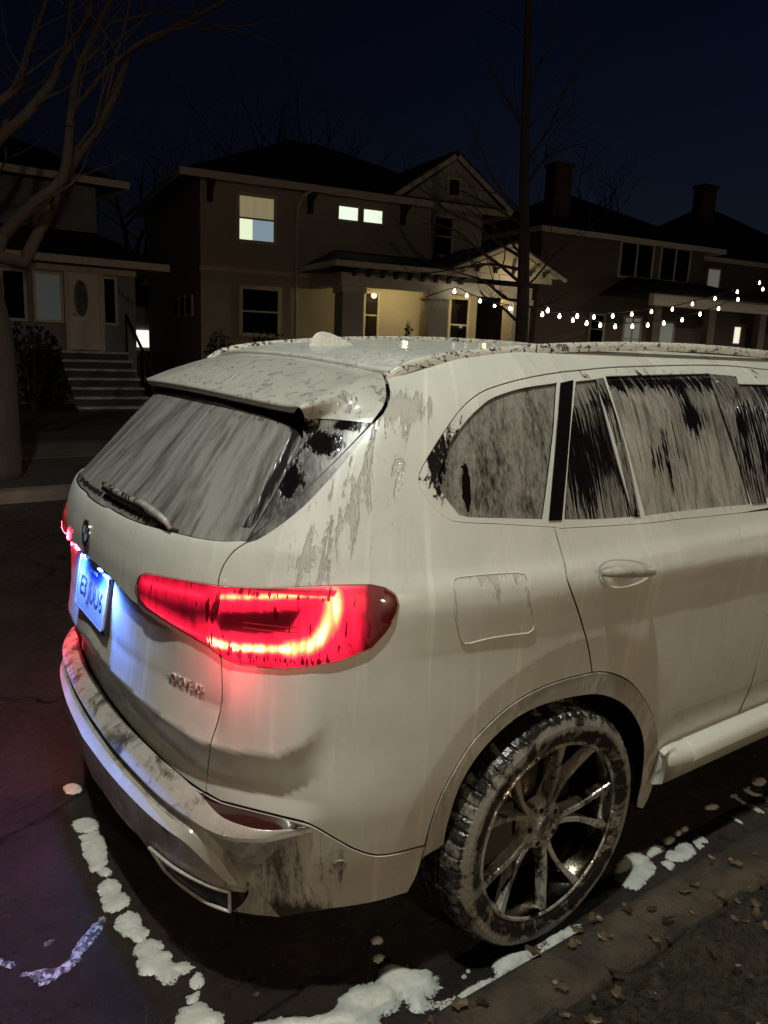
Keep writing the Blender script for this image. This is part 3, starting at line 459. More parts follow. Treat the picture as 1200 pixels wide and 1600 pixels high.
M['arch']=foam_paint('wet_arch_trim',foam=(.55,.53,.48),under=(.30,.285,.26),th=.50,ur=.12,scale=8,drip=.4,soft=.15,foam_rough=.3)
car=empty('parked_car',(0,0,0),label='white suv covered in snow foam, parked at the kerb with its red tail lights lit',cat='car')
def rng(a,b,n):return [(float(x),float(y)) for x,y in zip(np.linspace(a[0],b[0],n),np.linspace(a[1],b[1],n))]
def sx(x): return 1+(x-XC)/2
def arc(cx,cz,r,a0,a1,n): # arc in the side plane -> (s,z)
    return [(sx(cx+r*math.cos(a)),cz+r*math.sin(a)) for a in np.linspace(a0,a1,n)]
T=TR
body=[]
# ---- body side: quarter panel, D pillar and roof rail panel
fwd_top=[(sx(.97),1.772),(sx(1.35),1.768),(sx(1.75),1.745),(sx(2.0),1.715)]
re_=[p for p in T['roof_edge'] if p[0]<sx(.60)]
re_=[(a,min(b,1.775)) for a,b in re_]
dt=[p for p in T['dlo_top'] if p[0]<sx(1.30)]
dl_front=[(sx(1.62),dt[-1][1]-.012),(sx(1.86),1.655),(sx(2.15),1.46),(sx(2.42),1.262)]
quarter=list(T['hatch_top'])+T['hatch_mid'][1:]+T['body_low']+T['arch_out_rear'][1:]+T['door_cut'][1:]+T['dlo_bot'][0:]+T['dlo_back'][1:]+dt[1:]+dl_front+[(sx(2.60),1.235),(sx(2.33),1.48),(sx(2.10),1.65)]+fwd_top[::-1]+re_[::-1]
def qbare(s,z):
    d=np.full(len(s),-.12)
    # thin, slipping foam along the D pillar and below the glass
    P=np.array([(2*a,b) for a,b in T['quarter_patch']]);dd=pdist(P,np.stack([2*s,z],-1),False);d+=.285*np.exp(-(dd/.17)**2)
    d+=.22*np.exp(-(((2*s-1.13)/.25)**2+((z-1.60)/.05)**2))
    d+=.12*np.exp(-(((2*s-.83)/.07)**2+((z-.93)/.12)**2))
    d+=.10*np.exp(-(((2*s-1.35)/.3)**2+((z-1.29)/.05)**2))
    return d
body+=part('quarter_panel',quarter,M['paint'],car,bare=qbare)
# ---- doors
sill=.452
belt=[p for p in T['belt'] if p[0]<sx(.90)]
bx=1.02
rd=[T['arch_out_front'][i] for i in range(len(T['arch_out_front']))]
rdoor=T['door_cut'][::-1]+[]
rdoor=rdoor[::-1]       # arch -> belt
rdoor=rdoor+belt[1:]+[(sx(bx-.02),belt[-1][1]-.004)]+[(sx(bx),1.1),(sx(bx+.01),.8),(sx(bx-.01),sill)]+rng((sx(bx-.03),sill),(sx(.50),sill),8)+rd[::-1]
def dbare(s,z):
    d=np.full(len(s),-.14)
    d+=.24*np.exp(-(((2*s-1.86)/.05)**2+((z-1.16)/.10)**2))+.16*np.exp(-(((2*s-1.96)/.10)**2+((z-1.05)/.09)**2))+.18*np.exp(-(((2*s-2.66)/.09)**2+((z-1.08)/.16)**2))
    return d
rdo=part('rear_door',rdoor,M['paint'],car,bare=dbare)
fdoor=[(sx(bx),sill),(sx(bx+.01),.8),(sx(bx),1.1),(sx(bx),belt[-1][1]-.004),(sx(1.5),1.247),(sx(2.1),1.225),(sx(2.22),1.21),(sx(2.30),1.0),(sx(2.34),.75),(sx(2.30),sill)]
part('front_door',fdoor,M['paint'],car,bare=-.12)
AF=2.975
fend=[(sx(2.30),sill),(sx(2.34),.75),(sx(2.30),1.0),(sx(2.22),1.21),(sx(2.45),1.19)]
def sf(s):return s
front_s=S2+.93
fend+=rng((S2+.15,1.17),(S2+.80,1.10),10)+[(front_s,1.05)]+[(front_s,.8),(front_s,.62)]
fa=[];
for a in np.linspace(R(8),R(172),26):  # front arch opening
    x=AF+.49*math.cos(a);z=.38+.49*math.sin(a)
    th=math.asin(min(.999,max(0,(x-XF)/1.55)));fa.append((S2+th/(math.pi/2) if x>XF else sx(x),z))
# find the s that really lies at x
def s_at(x,z):
    lo,hi=sx(1.5),S2+.95
    for _ in range(40):
        mid=(lo+hi)/2
        if S0(np.array(mid),np.array(z))[0]<x:lo=mid
        else:hi=mid
    return (lo+hi)/2
fa=[(s_at(AF+.49*math.cos(a),.38+.49*math.sin(a)),.38+.49*math.sin(a)) for a in np.linspace(R(-5),R(172),28)]
fend+=[(s_at(3.55,.62),.62),(s_at(3.50,.42),.42)]+fa+[(sx(2.36),sill)]
part('front_wing',fend,M['paint'],car,bare=-.12)
nose=[(0,0)]
fn=part('front_bumper',[(s_at(3.50,.42),.42),(s_at(3.55,.62),.62),(front_s,.62),(front_s,1.05),(S2+1,1.06),(S2+1,.25),(s_at(3.42,.25),.25)],M['paint'],car,bare=-.1,inset=.0012)
for o,nm in zip(body,['quarter_panel','quarter_panel']):o.name=nm
# hood and windscreen
xs=np.linspace(2.2,3.82,26);G=[]
for x in xs:
    z=1.12-.0+ .09*(1-((x-2.2)/1.62)**1.6)
    row=[]
    sE=s_at(x,1.1) if x>2.25 else sx(x)
    ye=abs(S0(np.array(min(sE,S2+.93)),np.array(1.12))[1])*.985
    for t in np.linspace(-1,1,25): row.append((x,ye*t,z+.055*(1-abs(t)**2.4)-.03*max(0,(x-3.6)/.2)**2))
    G.append(row)
MB().grid(G).build('bonnet',M['roof'],car,True)
la=crs([(1.92,-.665,1.742),(2.10,-.755,1.66),(2.33,-.852,1.48),(2.62,-.945,1.24)],6)
G=[]
for p in la:
    G.append([(p[0]+.22*(1-t*t)*(1 if 1 else 0)*(.55+.45*(1.745-p[2])/.5),p[1]*-t,p[2]+.03*(1-t*t)) for t in np.linspace(-1,1,25)])
wuv=[(t*1.2,-p[0]) for p in la for t in np.linspace(-1,1,25)]
b=MB().grid(G);mesh('windscreen',b.V,b.F,M['sglass'],car,True,uv=wuv,attrs={'bare':np.full(len(b.V),-.02)})
# ---- window band: foam covered trim with the panes let in
dlo=[T['dlo_bot'][0]]+T['dlo_bot'][1:]+T['dlo_back'][1:]+dt[1:]+dl_front+[(sx(2.2),1.245),(sx(1.6),1.262)]+belt[::-1]
fwin=[(sx(1.06),1.272),(sx(1.6),1.279),(sx(2.22),1.262),(sx(2.02),1.45),(sx(1.80),1.625),(sx(1.62),1.668),(sx(1.30),1.675),(sx(1.06),1.675)]
rw=T['rear_door_window'];b_top=max(p[1] for p in rw)
fw_x=lambda z: max(p[0] for p in rw)
wins=[T['quarter_window'],T['rear_door_quarter_light'],rw]
# front window starts just ahead of the B pillar
zr=[p for p in rw];
def edge_s(poly,z):
    P=np.asarray(poly);o=[]
    for i in range(len(P)):
        a,b_=P[i],P[(i+1)%len(P)]
        if (a[1]-z)*(b_[1]-z)<0:o.append(a[0]+(b_[0]-a[0])*(z-a[1])/(b_[1]-a[1]))
    return max(o) if o else None
pl=[(edge_s(rw,z) or 1.45)+.035 for z in (1.30,1.40,1.50,1.60,1.66)]
fwin=[(p,z) for p,z in zip(pl,(1.285,1.40,1.50,1.60,1.672))]+[(sx(1.62),1.668),(sx(1.80),1.625),(sx(2.02),1.45),(sx(2.24),1.268),(sx(1.6),1.282)]
wins.append(fwin)
def tbare(s,z):
    d=np.full(len(s),-.10)
    d+=.34*np.exp(-(((2*s-1.235)/.11)**2+((z-1.47)/.11)**2))
    d+=.13*np.exp(-((z-1.70)/.025)**2)*(s>.95)
    return d
# dark door frames stand just inside the trim
part('window_trim',dlo,M['trim'],car,off=-.003,inset=-.0012,holes=wins,bare=tbare,step=.012)
qb=gsum(blob((.60,1.47),(.10,.13),.42),blob((.665,1.40),(.018,.07),.5),blob((.93,1.62),(.012,.05),.3))
for nm,P,mt,bf in (('quarter_window',wins[0],M['qglass'],qb),('rear_door_quarter_light',wins[1],M['sglass2'],lambda s,z:.10*np.exp(-((z-1.48)/.14)**2)-.05),('rear_door_window',wins[2],M['sglass'],gsum(lambda s,z:.0*s+.16*np.exp(-((z-1.68)/.035)**2)-.06,blob((1.27,1.57),(.10,.07),.16),blob((1.18,1.45),(.10,.12),.08),blob((1.42,1.48),(.10,.12),.11))),('front_door_window',wins[3],M['sglass2'],0.)):
    o=part('window_pane' ,inset_poly(np.array([(2*a,b) for a,b in dedup(np.array(P))]),-.004)*[.5,1],mt,car,off=-.012,inset=0,rim=0,bare=bf)
# dark pillar strips between the panes
def strip(a,b,n,wd):
    L_=[(x,z) for x,z in rng(a,b,n)];return L_
def pstrip(name,lo,hi,wd,mat,off):
    (s0,z0),(s1,z1)=lo,hi
    part(name,[(s0,z0),(s0+wd[0],z0),(s1+wd[1],z1),(s1,z1)],mat,car,off=off,inset=0,rim=.004,bare=.05)
qw=np.array(wins[0]);r1=np.array(wins[1])
pq_b=(qw[np.argmin(qw[:,1]+ -3*qw[:,0])]);
qr_top=max(wins[0],key=lambda p:p[0]+p[1]*.6);qr_bot=max(wins[0],key=lambda p:p[0]*3-p[1]*1.0)
rl_top=min(wins[1],key=lambda p:p[0]-p[1]*.6);rl_bot=min(wins[1],key=lambda p:p[0]+p[1]*1.0)
for k_ in ('pillar_c','pillar_q','pillar_b'):
    part('door_pillar',T[k_],M['black'],car,off=.0005,inset=0,rim=.003,bare=.12 if k_=='pillar_c' else 0.,step=.01)
# ---- tailgate
hb=[(0,.620),(.06,.620),(.12,.618),(.20,.614),(.27,.608),(.316,.604)]
gb=[(0,1.258),(.05,1.259)]+[p for p in T['glass_bot'] if p[0]>.07]
hm=T['hatch_mid'][::-1]
hatch=hb+hm[1:]+gb[::-1][1:]
lipS=[0.]+[p[0] for p in T['plate_lip']]+[.24];lipZ=[1.098]+[p[1] for p in T['plate_lip']]+[1.03]
def hoff(s,z):
    zl=lin(lipS,lipZ,s);zA=lin([0,.15,.25,.345],[.913,.885,.886,.861],s)
    d=-.034*(1-sst(.20,.30,s))*np.clip((z-zA)/np.maximum(zl-zA,.02),0,1)*(z<zl)
    return d
hup=[(a,b) for a,b in zip(lipS[:-1],lipZ[:-1])]
# upper tailgate skin (above the number plate recess) and lower skin
lampin=(.197,1.06)
up=[(0,lipZ[0])]+hup[1:]+[lampin,(.215,1.045),(.30,1.03),(.3425,1.0)]+[p for p in hm if p[1]>1.0][0:]+gb[::-1][1:]
lo=hb+[p for p in hm if p[1]<1.0][1:]+[(.3425,1.0),(.30,1.03),(.215,1.045),lampin]+hup[::-1][:-1]+[(0,lipZ[0])]
hb_=lambda s,z:np.full(len(s),-.13)+.10*np.exp(-((z-1.20)/.03)**2)
a1=part('tailgate',up,M['paint'],car,center=True,bare=hb_,inset=.0002,rim=.018)
a2=part('tailgate',lo,M['paint'],car,center=True,bare=lambda s,z:-.2+.0*s,offf=hoff,inset=.0002,rim=.018)
tg=join_named(a1+a2,'tailgate')
# the number plate, lit by two lamps in the lip
def surf_pt(s,z,o):
    P=S0(np.array(float(s)),np.array(float(z)));n=nrm(S0,np.array(float(s)),np.array(float(z)));return P+(D(np.array(float(s)),np.array(float(z)))+o)*n
pc=Vector((-1.035,0,.985));til=R(10)
plate=MB()
hw,hh=.1524,.0762
def rrect(hw,hh,r,n=5):
    o=[]
    for cx,cz,a0 in((hw-r,hh-r,0),(-hw+r,hh-r,90),(-hw+r,-hh+r,180),(hw-r,-hh+r,270)):
        o+=[(cx+r*math.cos(R(a0+90*k/n)),cz+r*math.sin(R(a0+90*k/n))) for k in range(n+1)]
    return o
plate.prism([(0,-a,b) for a,b in rrect(hw,hh,.012)],(.003,0,0))
pm=NT('number_plate_sheet');tc=pm.n('TexCoord');sep=pm.n('SeparateXYZ');pm.l(tc.outputs['Object'],sep.inputs[0])
nz=pm.noise(tc.outputs['Object'],60,4,.6,.5,sc=(1,1,.25))
f=pm.ss(pm.math('ADD',sep.outputs[2],pm.math('MULTIPLY',nz,.06)),.035,.085)
pm.set('Base Color',pm.mix(f,(.24,.25,.27),(.015,.04,.30)));pm.set('Roughness',.35);pm.bump(nz,.002)  # blue glow of the plate lamps painted across the sheet's top
pt=plate.build('number_plate',pm.m,tg);pt.location=pc;pt.rotation_euler=(0,til,0)
bevel(pt,.0015,2)
def text_mesh(txt,size,depth,name,mat,parent,fn,shear=0,space=1.):
    cu=bpy.data.curves.new(name,'FONT');cu.body=txt;cu.size=size;cu.extrude=depth;cu.resolution_u=4;cu.align_x='CENTER';cu.align_y='CENTER';cu.shear=shear;cu.space_character=space
    ob=bpy.data.objects.new('tmp',cu);C.objects.link(ob);bpy.context.view_layer.update()
    me=bpy.data.meshes.new_from_object(ob.evaluated_get(bpy.context.evaluated_depsgraph_get()))
    bpy.data.objects.remove(ob)
    for v in me.vertices:v.co=Vector(fn(v.co.x,v.co.y,v.co.z))
    me.materials.clear();me.materials.append(mat);me.name=name
    o=bpy.data.objects.new(name,me);C.objects.link(o);o.parent=parent;return o
dk=plain('plate_ink',(.03,.03,.06),.5)
text_mesh('E3 JUU6',.082,.0012,'plate_number',dk,pt,lambda x,y,z:(-z-.0004,-x*.86,y-.008),space=1.02)
text_mesh('ILLINOIS',.018,.0008,'plate_heading',plain('plate_heading_ink',(.55,.60,.75),.5),pt,lambda x,y,z:(-z-.0004,-x,y+.058),space=1.1)
fr=MB();o1=rrect(hw+.004,hh+.004,.014);i1=rrect(hw-.003,hh-.003,.011)
V=[(-.003,-a,b) for a,b in o1]+[(-.003,-a,b) for a,b in i1]+[(.004,-a,b) for a,b in o1];n=len(o1)
fr.add(V,[(i,(i+1)%n,n+(i+1)%n,n+i) for i in range(n)]+[((i+1)%n,i,2*n+i,2*n+(i+1)%n) for i in range(n)])
fr.build('plate_rim',plain('plate_rim_metal',(.55,.56,.6),.3,.3),pt)
MB().box(.004,.03,-.165,.165,-.09,.088).build('plate_backing',M['darkpl'],pt)
lm=plain('plate_lamp_lens',(.8,.8,.9),.3,emit=(.22,.38,1.),es=6)
for sy in(-1,1):
    o=MB().box(-.004,.004,-.016,.016,-.002,.002).build('plate_lamp',lm,tg);o.location=(-1.041,sy*.13,1.086)
    l=bpy.data.lights.new('plate_light','SPOT');l.energy=26;l.color=(.10,.24,1.);l.shadow_soft_size=.012;l.spot_size=R(165);l.spot_blend=.6
    lo_=bpy.data.objects.new('plate_light',l);C.objects.link(lo_);lo_.parent=o;lo_.location=(-.004,0,-.008);lo_.rotation_euler=(0,R(16),0)
# emblem on the tailgate
em=surf_pt(0,1.165,.004);nn=nrm(S0,np.array(0.),np.array(1.165))
ob=MB();ring=[]
def disc(r,n=40):return [(0,r*math.cos(2*math.pi*k/n),r*math.sin(2*math.pi*k/n)) for k in range(n)]
ob.prism(disc(.041),(.006,0,0))
eo=ob.build('emblem',M['chrome'],tg);eo.location=em;eo.rotation_euler=(0,math.atan2(-nn[2],-nn[0])*-1 if 0 else math.asin(nn[2]),0)
MB().prism([(-.001,a*.90,b*.90) for _,a,b in disc(.041)],(.001,0,0)).build('emblem_ring',plain('emblem_black',(.008,.008,.01),.2),eo)
q1=MB();q2=MB()
for k in range(4):
    n_=10;P=[(-.002,0,0)]+[(-.002,.024*math.cos(R(90*k+90*j/n_)),.024*math.sin(R(90*k+90*j/n_))) for j in range(n_+1)]
    (q1 if k%2==0 else q2).prism(P,(.001,0,0))
q1.build('emblem_quadrant',plain('emblem_white',(.5,.5,.48),.3),eo);q2.build('emblem_quadrant',plain('emblem_blue',(.02,.08,.25),.3),eo)
# model lettering on the right of the tailgate
bs0,bs1=.2554,.3287
def bfn(x,y,z):
    s=bs0+(bs1-bs0)*(x/.215+.5);zz=.8985-.003*(x/.1)+y
    return surf_pt(s,zz,z+.002)
text_mesh('xDRIVE40i',.036,.0028,'model_lettering',foam_paint('lettering_foam',foam=(.50,.47,.42),under=(.08,.07,.06),coord='Object',scale=90,th=.56),tg,bfn,shear=.15,space=1.12)
# ---- rear window, side fins, wiper
gs_=T['glass_side']
rg=[(0,1.258),(.05,1.259)]+[p for p in T['glass_bot'] if p[0]>.07]+gs_[1:]+[(.375,1.535),(.30,1.555),(.15,1.57),(0,1.575)]
def rgb(s,z):
    e=np.abs(s)-lin([1.27,1.38,1.50],[.363,.381,.392],z)
    d=.30*np.exp(-((e+.012)/.018)**2)*(z>1.30)
    d+=.40*np.exp(-((z-1.276+(s-.12)*.05)/.011)**2)*(s>.0)*(s<.26)
    d+=.20*np.exp(-((z-1.545)/.02)**2)
    d+=.07*np.exp(-(((s-.28)/.08)**2+((z-1.42)/.12)**2))
    return d-.05
part('rear_window',rg,M['rearglass'],car,off=-.006,center=True,bare=rgb,rim=.01)
fin=gs_[:]+T['fin_top'][1:]+[p for p in T['hatch_top'][::-1] if p[1]<1.555]
fb=gsum(blob((.43,1.50),(.05,.022),.35),blob((.46,1.545),(.04,.012),.3),blob((.40,1.40),(.04,.05),.2),blob((.40,1.545),(.03,.02),.4))
part('side_fin',fin,M['fin'],car,bare=fb)
wp=MB();arm=[surf_pt(s,z,.022) for s,z in ((.045,1.318),(.09,1.303),(.14,1.290),(.18,1.281))]
wpr=foam_paint('wiper_foam',foam=(.30,.29,.26),under=(.015,.013,.012),coord='Object',scale=50,th=.49)
wo=empty('wiper');wo.parent=car
MB().tube([surf_pt(s,z,.020) for s,z in rng((.012,1.300),(.178,1.296),9)],[.007,.009,.010,.010,.010,.010,.010,.009,.008],8).build('wiper_blade',wpr,wo,True)
MB().tube([surf_pt(s,z,.012) for s,z in rng((.01,1.292),(.178,1.288),9)],.006,6).build('wiper_rubber',M['darkpl'],wo,True)
MB().tube([surf_pt(s,z,o) for s,z,o in ((.160,1.296,.022),(.185,1.295,.026),(.215,1.288,.026),(.243,1.278,.022),(.252,1.268,.008))],[.007,.010,.010,.008,.006],8).build('wiper_arm',plain('wiper_arm_foam',(.34,.33,.30),.35,nscale=30,namp=.25,bumpd=.002),wo,True)
# ---- tail lights
GL=[(np.array([(2*a,b) for a,b in T[k]]),w_,st) for k,w_,st in (('guide_top_in',.010,.30),('guide_top_out',.010,.74),('guide_turn',.026,.84),('guide_low_out',.015,.95),('guide_low_in',.008,.36))]
win=np.array([(2*a,b) for a,b in T['lamp_window']])
def glow(s,z):
    X=np.stack([2*s,z],-1);g=np.full(len(s),0.)
    for P,w_,st in GL:
        d=pdist(P,X,False);g=np.maximum(g,st*np.exp(-(d/w_)**2));g=np.maximum(g,.30*min(1,st*1.5)*np.exp(-(d/(.006+w_*3.0))**2))
    ins=pip(win,X);dw=pdist(win,X)
    g=g*(1-.9*sst(.497,.522,s))
    lowb=(z<1.055)&(s>.34)&(s<.455);g=np.where(lowb,g*(.84+.16*np.clip(np.abs(((s-.343)/.0142)%1-.5)*-7+3.2,0,1)),g)
    topb=(s>.345)&(s<.475)&(np.abs(z-(1.176+.0*s))<.006);g=np.where(topb,g*.25,g)
    g=np.where(ins,g*np.exp(-(dw/.004))*.6+.012,g)
    return g
lt=NT('lit_tail_light');at=lt.n('Attribute',attribute_name='glow');tc=lt.n('TexCoord')
nz=lt.noise(tc.outputs['UV'],70,3,.6,.3,sc=(1,.5,1));nz2=lt.noise(tc.outputs['UV'],1,2,.5,.1,sc=(60,8,1))
ad=lt.n('Attribute',attribute_name='dripz');nz3=lt.noise(tc.outputs['UV'],1,3,.6,.3,sc=(75,14,1));dm=lt.ss(lt.math('ADD',nz3,lt.math('MULTIPLY',ad.outputs['Fac'],.16)),.62,.67,1.,.15)
gg=lt.math('MULTIPLY',lt.math('MULTIPLY',at.outputs['Fac'],dm),lt.ss(nz2,.30,.62,.80,1.1))
rp=lt.n('ValToRGB');lt.l(gg,rp.inputs[0]);cr_=rp.color_ramp;cr_.elements[0].position=0;cr_.elements[0].color=(.0,.0,.0,1);cr_.elements[1].position=1;cr_.elements[1].color=(1,.86,.50,1)
for p,c_ in((.05,(.05,.001,.004,1)),(.16,(.34,.004,.018,1)),(.36,(.75,.012,.035,1)),(.55,(1,.09,.05,1)),(.74,(1,.34,.10,1))):
    e=cr_.elements.new(p);e.color=c_
lt.set('Base Color',(.10,.003,.006));lt.set('Roughness',.4);lt.l(rp.outputs[0],lt.b.inputs['Emission Color']);lt.set('Emission Strength',3.4)
lens=NT('tail_light_lens');tc=lens.n('TexCoord');at=lens.n('Attribute',attribute_name='bare')
tr=lens.n('BsdfTransparent');tr.inputs[0].default_value=(1,.93,.93,1);gl=lens.n('BsdfGlossy');gl.inputs['Roughness'].default_value=.08
fz=lens.n('Fresnel');fz.inputs[0].default_value=1.35;mx=lens.n('MixShader');lens.l(fz.outputs[0],mx.inputs[0]);lens.l(tr.outputs[0],mx.inputs[1]);lens.l(gl.outputs[0],mx.inputs[2])
n1=lens.noise(tc.outputs['UV'],26,4,.6,.5,sc=(1,.45,1));fm=lens.ss(lens.math('ADD',n1,at.outputs['Fac']),.60,.66)
df=lens.n('BsdfDiffuse');dc=lens.mix(lens.ss(n1,.35,.7),(.16,.045,.045),(.27,.10,.10));lens.l(dc,df.inputs[0])
tl_=lens.n('BsdfTranslucent');tl_.inputs[0].default_value=(.7,.2,.2,1)
m1=lens.n('MixShader');m1.inputs[0].default_value=.35;lens.l(df.outputs[0],m1.inputs[1]);lens.l(tl_.outputs[0],m1.inputs[2])
m2=lens.n('MixShader');lens.l(lens.math('MULTIPLY',fm,.85),m2.inputs[0]);lens.l(mx.outputs[0],m2.inputs[1]);lens.l(m1.outputs[0],m2.inputs[2]);lens.l(m2.outputs[0],lens.out.inputs[0])
tlp=T['tail_light']
def lbare(s,z):return .45*sst(.49,.525,s)-.12+.22*np.exp(-(((2*s-.95)/.06)**2+((z-1.19)/.02)**2))-.6*np.exp(-(((2*s-1.085)/.03)**2+((z-1.15)/.04)**2))
TP=np.array([(2*a,b) for a,b in tlp])
def loff(o,k=.010): return lambda s,z: o*(1-np.exp(-pdist(TP,np.stack([2*s,z],-1))/k))
lamps=part('tail_light',tlp,lt.m,car,off=.001,offf=loff(.004),step=.006,rim=.01,attrs={'glow':glow,'dripz':lambda s,z:np.exp(-((z-1.012-.0*s)/.012)**2)*(s>.345)*(s<.47)+.8*np.exp(-((z-1.163)/.007)**2)*(s>.35)*(s<.47)+.7*np.exp(-(((s-.335)/.010)**2))})
for o,sd in zip(lamps,('right','left')):
    part('lens',tlp,lens.m,o,off=.004,offf=loff(.012,.008),step=.009,rim=.012,bare=lbare,inset=0.,side=sd)
    # louvres inside the dark window
for o,sg in zip(lamps,(1,-1)):
    mb=MB()
    for zz in (1.093,1.081):
        P=[surf_pt(s,zz+(.002 if sg else 0),.009) for s in np.linspace(.375,.435,8)];mb.tube([(p[0],p[1]*sg,p[2]) for p in P],.0016,5)
    mb.build('lamp_louvre',plain('lamp_louvre_red',(.10,.01,.01),.2,emit=(1,.03,.05),es=.25),o)
# ---- wheel arch trims and running boards
ai=T['arch_in'];ao=T['arch_out_rear']+T['arch_out_front'][1:]
lowpt=[(T['board_top'][0][0]-.004,.452),(sx(.50),.33),(sx(.475),.31)]
def abare(s,z): return .0*s+.12*np.exp(-((z-.80)/.06)**2)
part('wheel_arch_trim',ao+T['trim_foot'][1:]+ai[::-1][2:]+[T['low_arch'][-3]],M['arch'],car,off=.004,inset=.001,rim=.05,bare=abare,step=.012)
fao=fa;fai=[(s_at(AF+.44*math.cos(a),.38+.44*math.sin(a)),.38+.44*math.sin(a)) for a in np.linspace(R(-10),R(185),28)]
part('wheel_arch_trim',fao+[(s_at(AF-.49,.34),.34),(s_at(AF-.44,.34),.34)]+fai[::-1],M['arch'],car,off=.004,inset=.001,rim=.05)
for sg in(1,-1):
    # wheel housings: dark liner
    for cx,ye in((.03,.875),(AF,.875)):
        G=[]
        for y in(ye,.55):
            G.append([(cx+.475*math.cos(a),-sg*y,.38+.475*math.sin(a)) for a in np.linspace(R(-8),R(186),30)])
        b=MB().grid(G)
        b.add([(cx+.475*math.cos(a),-sg*.55,.38+.475*math.sin(a)) for a in np.linspace(R(-8),R(186),30)],[tuple(range(30))])
        b.build('wheel_housing',plain('housing_dark',(.02,.017,.013),.7) if 'hd' not in M else M['hd'],car)
    # running board
    prof=[(-.88,.478),(-.93,.474),(-.955,.470),(-.978,.460),(-.988,.446),(-.990,.415),(-.982,.402),(-.93,.392)]
    G=[]
    stx=[(.545,-.05,-.02),(.56,-.03,-.006),(.60,-.012,0),(.66,0,0),(.662,.004,.003),(1.2,.004,.003),(1.9,.004,.003),(2.38,.004,.003),(2.42,0,0),(2.5,-.03,0)]
    for x,dy,dz in stx:G.append([(x,sg*(y+(-dy if y<-.96 else 0)),z+dz) for y,z in prof])
    bb=MB().grid(G);bb.F.append(tuple(range(len(prof))));o=bb.build('running_board',M['paint'],car,True)
    bevel(o,.004,2)
    G=[];
    for x,dz in((.548,0),(.62,0),(.78,.0),(1.5,.0),(2.42,0)):G.append([(x,sg*-.955,.455),(x,sg*-.962,.40),(x,sg*-.955,.345),(x,sg*-.92,.325),(x,sg*-.5,.32)])
    bb=MB().grid(G);bb.F.append(tuple(range(5)));bb.build('sill_panel',M['low'],car,True)
# ---- fuel flap, door handle
fd=dedup(np.array(T['fuel_door']))
part('fuel_flap',fd,M['paint'],car,off=.0012,inset=0.,rim=.004,side='right',step=.010,bare=gsum(lambda s,z:.0*s-.06,lambda s,z:.28*np.clip(1-pdist(np.array([(2*a,b) for a,b in fd]),np.stack([2*s,z],-1))/.035,0,1)*(z>1.06),blob((.70,1.15),(.10,.035),.22)))
def flap_edge():
    P=[surf_pt(a,b,.0016) for a,b in list(fd)+[fd[0]]]
    MB().tube(P,.0019,5,False).build('flap_seam',plain('foam_seam',(.66,.64,.58),.4),car,True)
flap_edge()
for sg in(1,-1):
  for (s0,s1,z0,z1) in ((.938,1.064,1.165,1.142),(1.56,1.69,1.12,1.10)):
    ho=empty('door_handle');ho.parent=car
    cup=MB();G=[]
    for t in np.linspace(-1,1,17):
        s=(s0+s1)/2+t*(s1-s0)*.53;row=[]
        for u in np.linspace(-1,1,13):
            hh=.040*math.sqrt(max(0,1-t*t*.96));z=(z0+z1)/2+(z1-z0)*.5*t-.008+u*hh
            dd=(1-t*t)*(1-u*u);p=surf_pt(s,z,.003-.014*dd*(1-dd)*2+.004*dd);row.append((p[0],sg*p[1],p[2]))
        G.append(row)
    cup.grid(G).build('handle_cup',M['paint'],ho,True)
    P=[];r=[]
    for t in np.linspace(-1,1,15):
        s=(s0+s1)/2+t*(s1-s0)*.5;z=(z0+z1)/2+(z1-z0)*.5*t+.006*(1-t*t)-.006
        p=surf_pt(s,z,.012+.026*(1-t**4));P.append((p[0],sg*p[1],p[2]));r.append(.0085+.0085*(1-t**4))
    MB().tube(P,r,10).build('handle_grip',plain('handle_wet',(.40,.38,.33),.18,nscale=60,namp=.2,bumpd=.001),ho,True)
for o,sg in zip(lamps,(1,-1)):
    p=surf_pt(.36,.985,.09);l=bpy.data.lights.new('tail_glow','POINT');l.energy=.75 if sg>0 else 30.0;l.color=(1,.03,.07);l.shadow_soft_size=.05
    q=bpy.data.objects.new('tail_glow',l);C.objects.link(q);q.location=(p[0],p[1]*sg,p[2]);q.parent=o
# ---- roof
re3=np.array([S0(np.array(a),np.array(b)) for a,b in re_+fwd_top]);
re3=re3[np.argsort(re3[:,0])]
xs=np.unique(np.r_[np.linspace(-.385,-.1,14),np.linspace(-.1,1.95,30)])
G=[]
for x in xs:
    ye=np.interp(x,re3[:,0],-re3[:,1])-.004;ze=np.interp(x,re3[:,0],re3[:,2])-.002
    row=[]
    for t in np.linspace(-1,1,41):
        sh=-.085*(1-t*t)*np.clip(1-(x+.385)/.6,0,1);cw=np.interp(x,[-.4,-.28,0,.6],[.034,.019,.0,-.004])*(1-abs(t)**2.2)
        fw=.20*(1-t*t)*np.clip((x-1.5)/.45,0,1)
        row.append((x+sh+fw,ye*t,ze+cw-.03*0))
    G.append(row)
G=[[(q[0]+.004,q[1],q[2]-.035) for q in G[0]],[(q[0]+.0,q[1],q[2]-.006) for q in G[0]]]+G
rfo=MB().grid(G).build('roof',M['roof'],car,True)
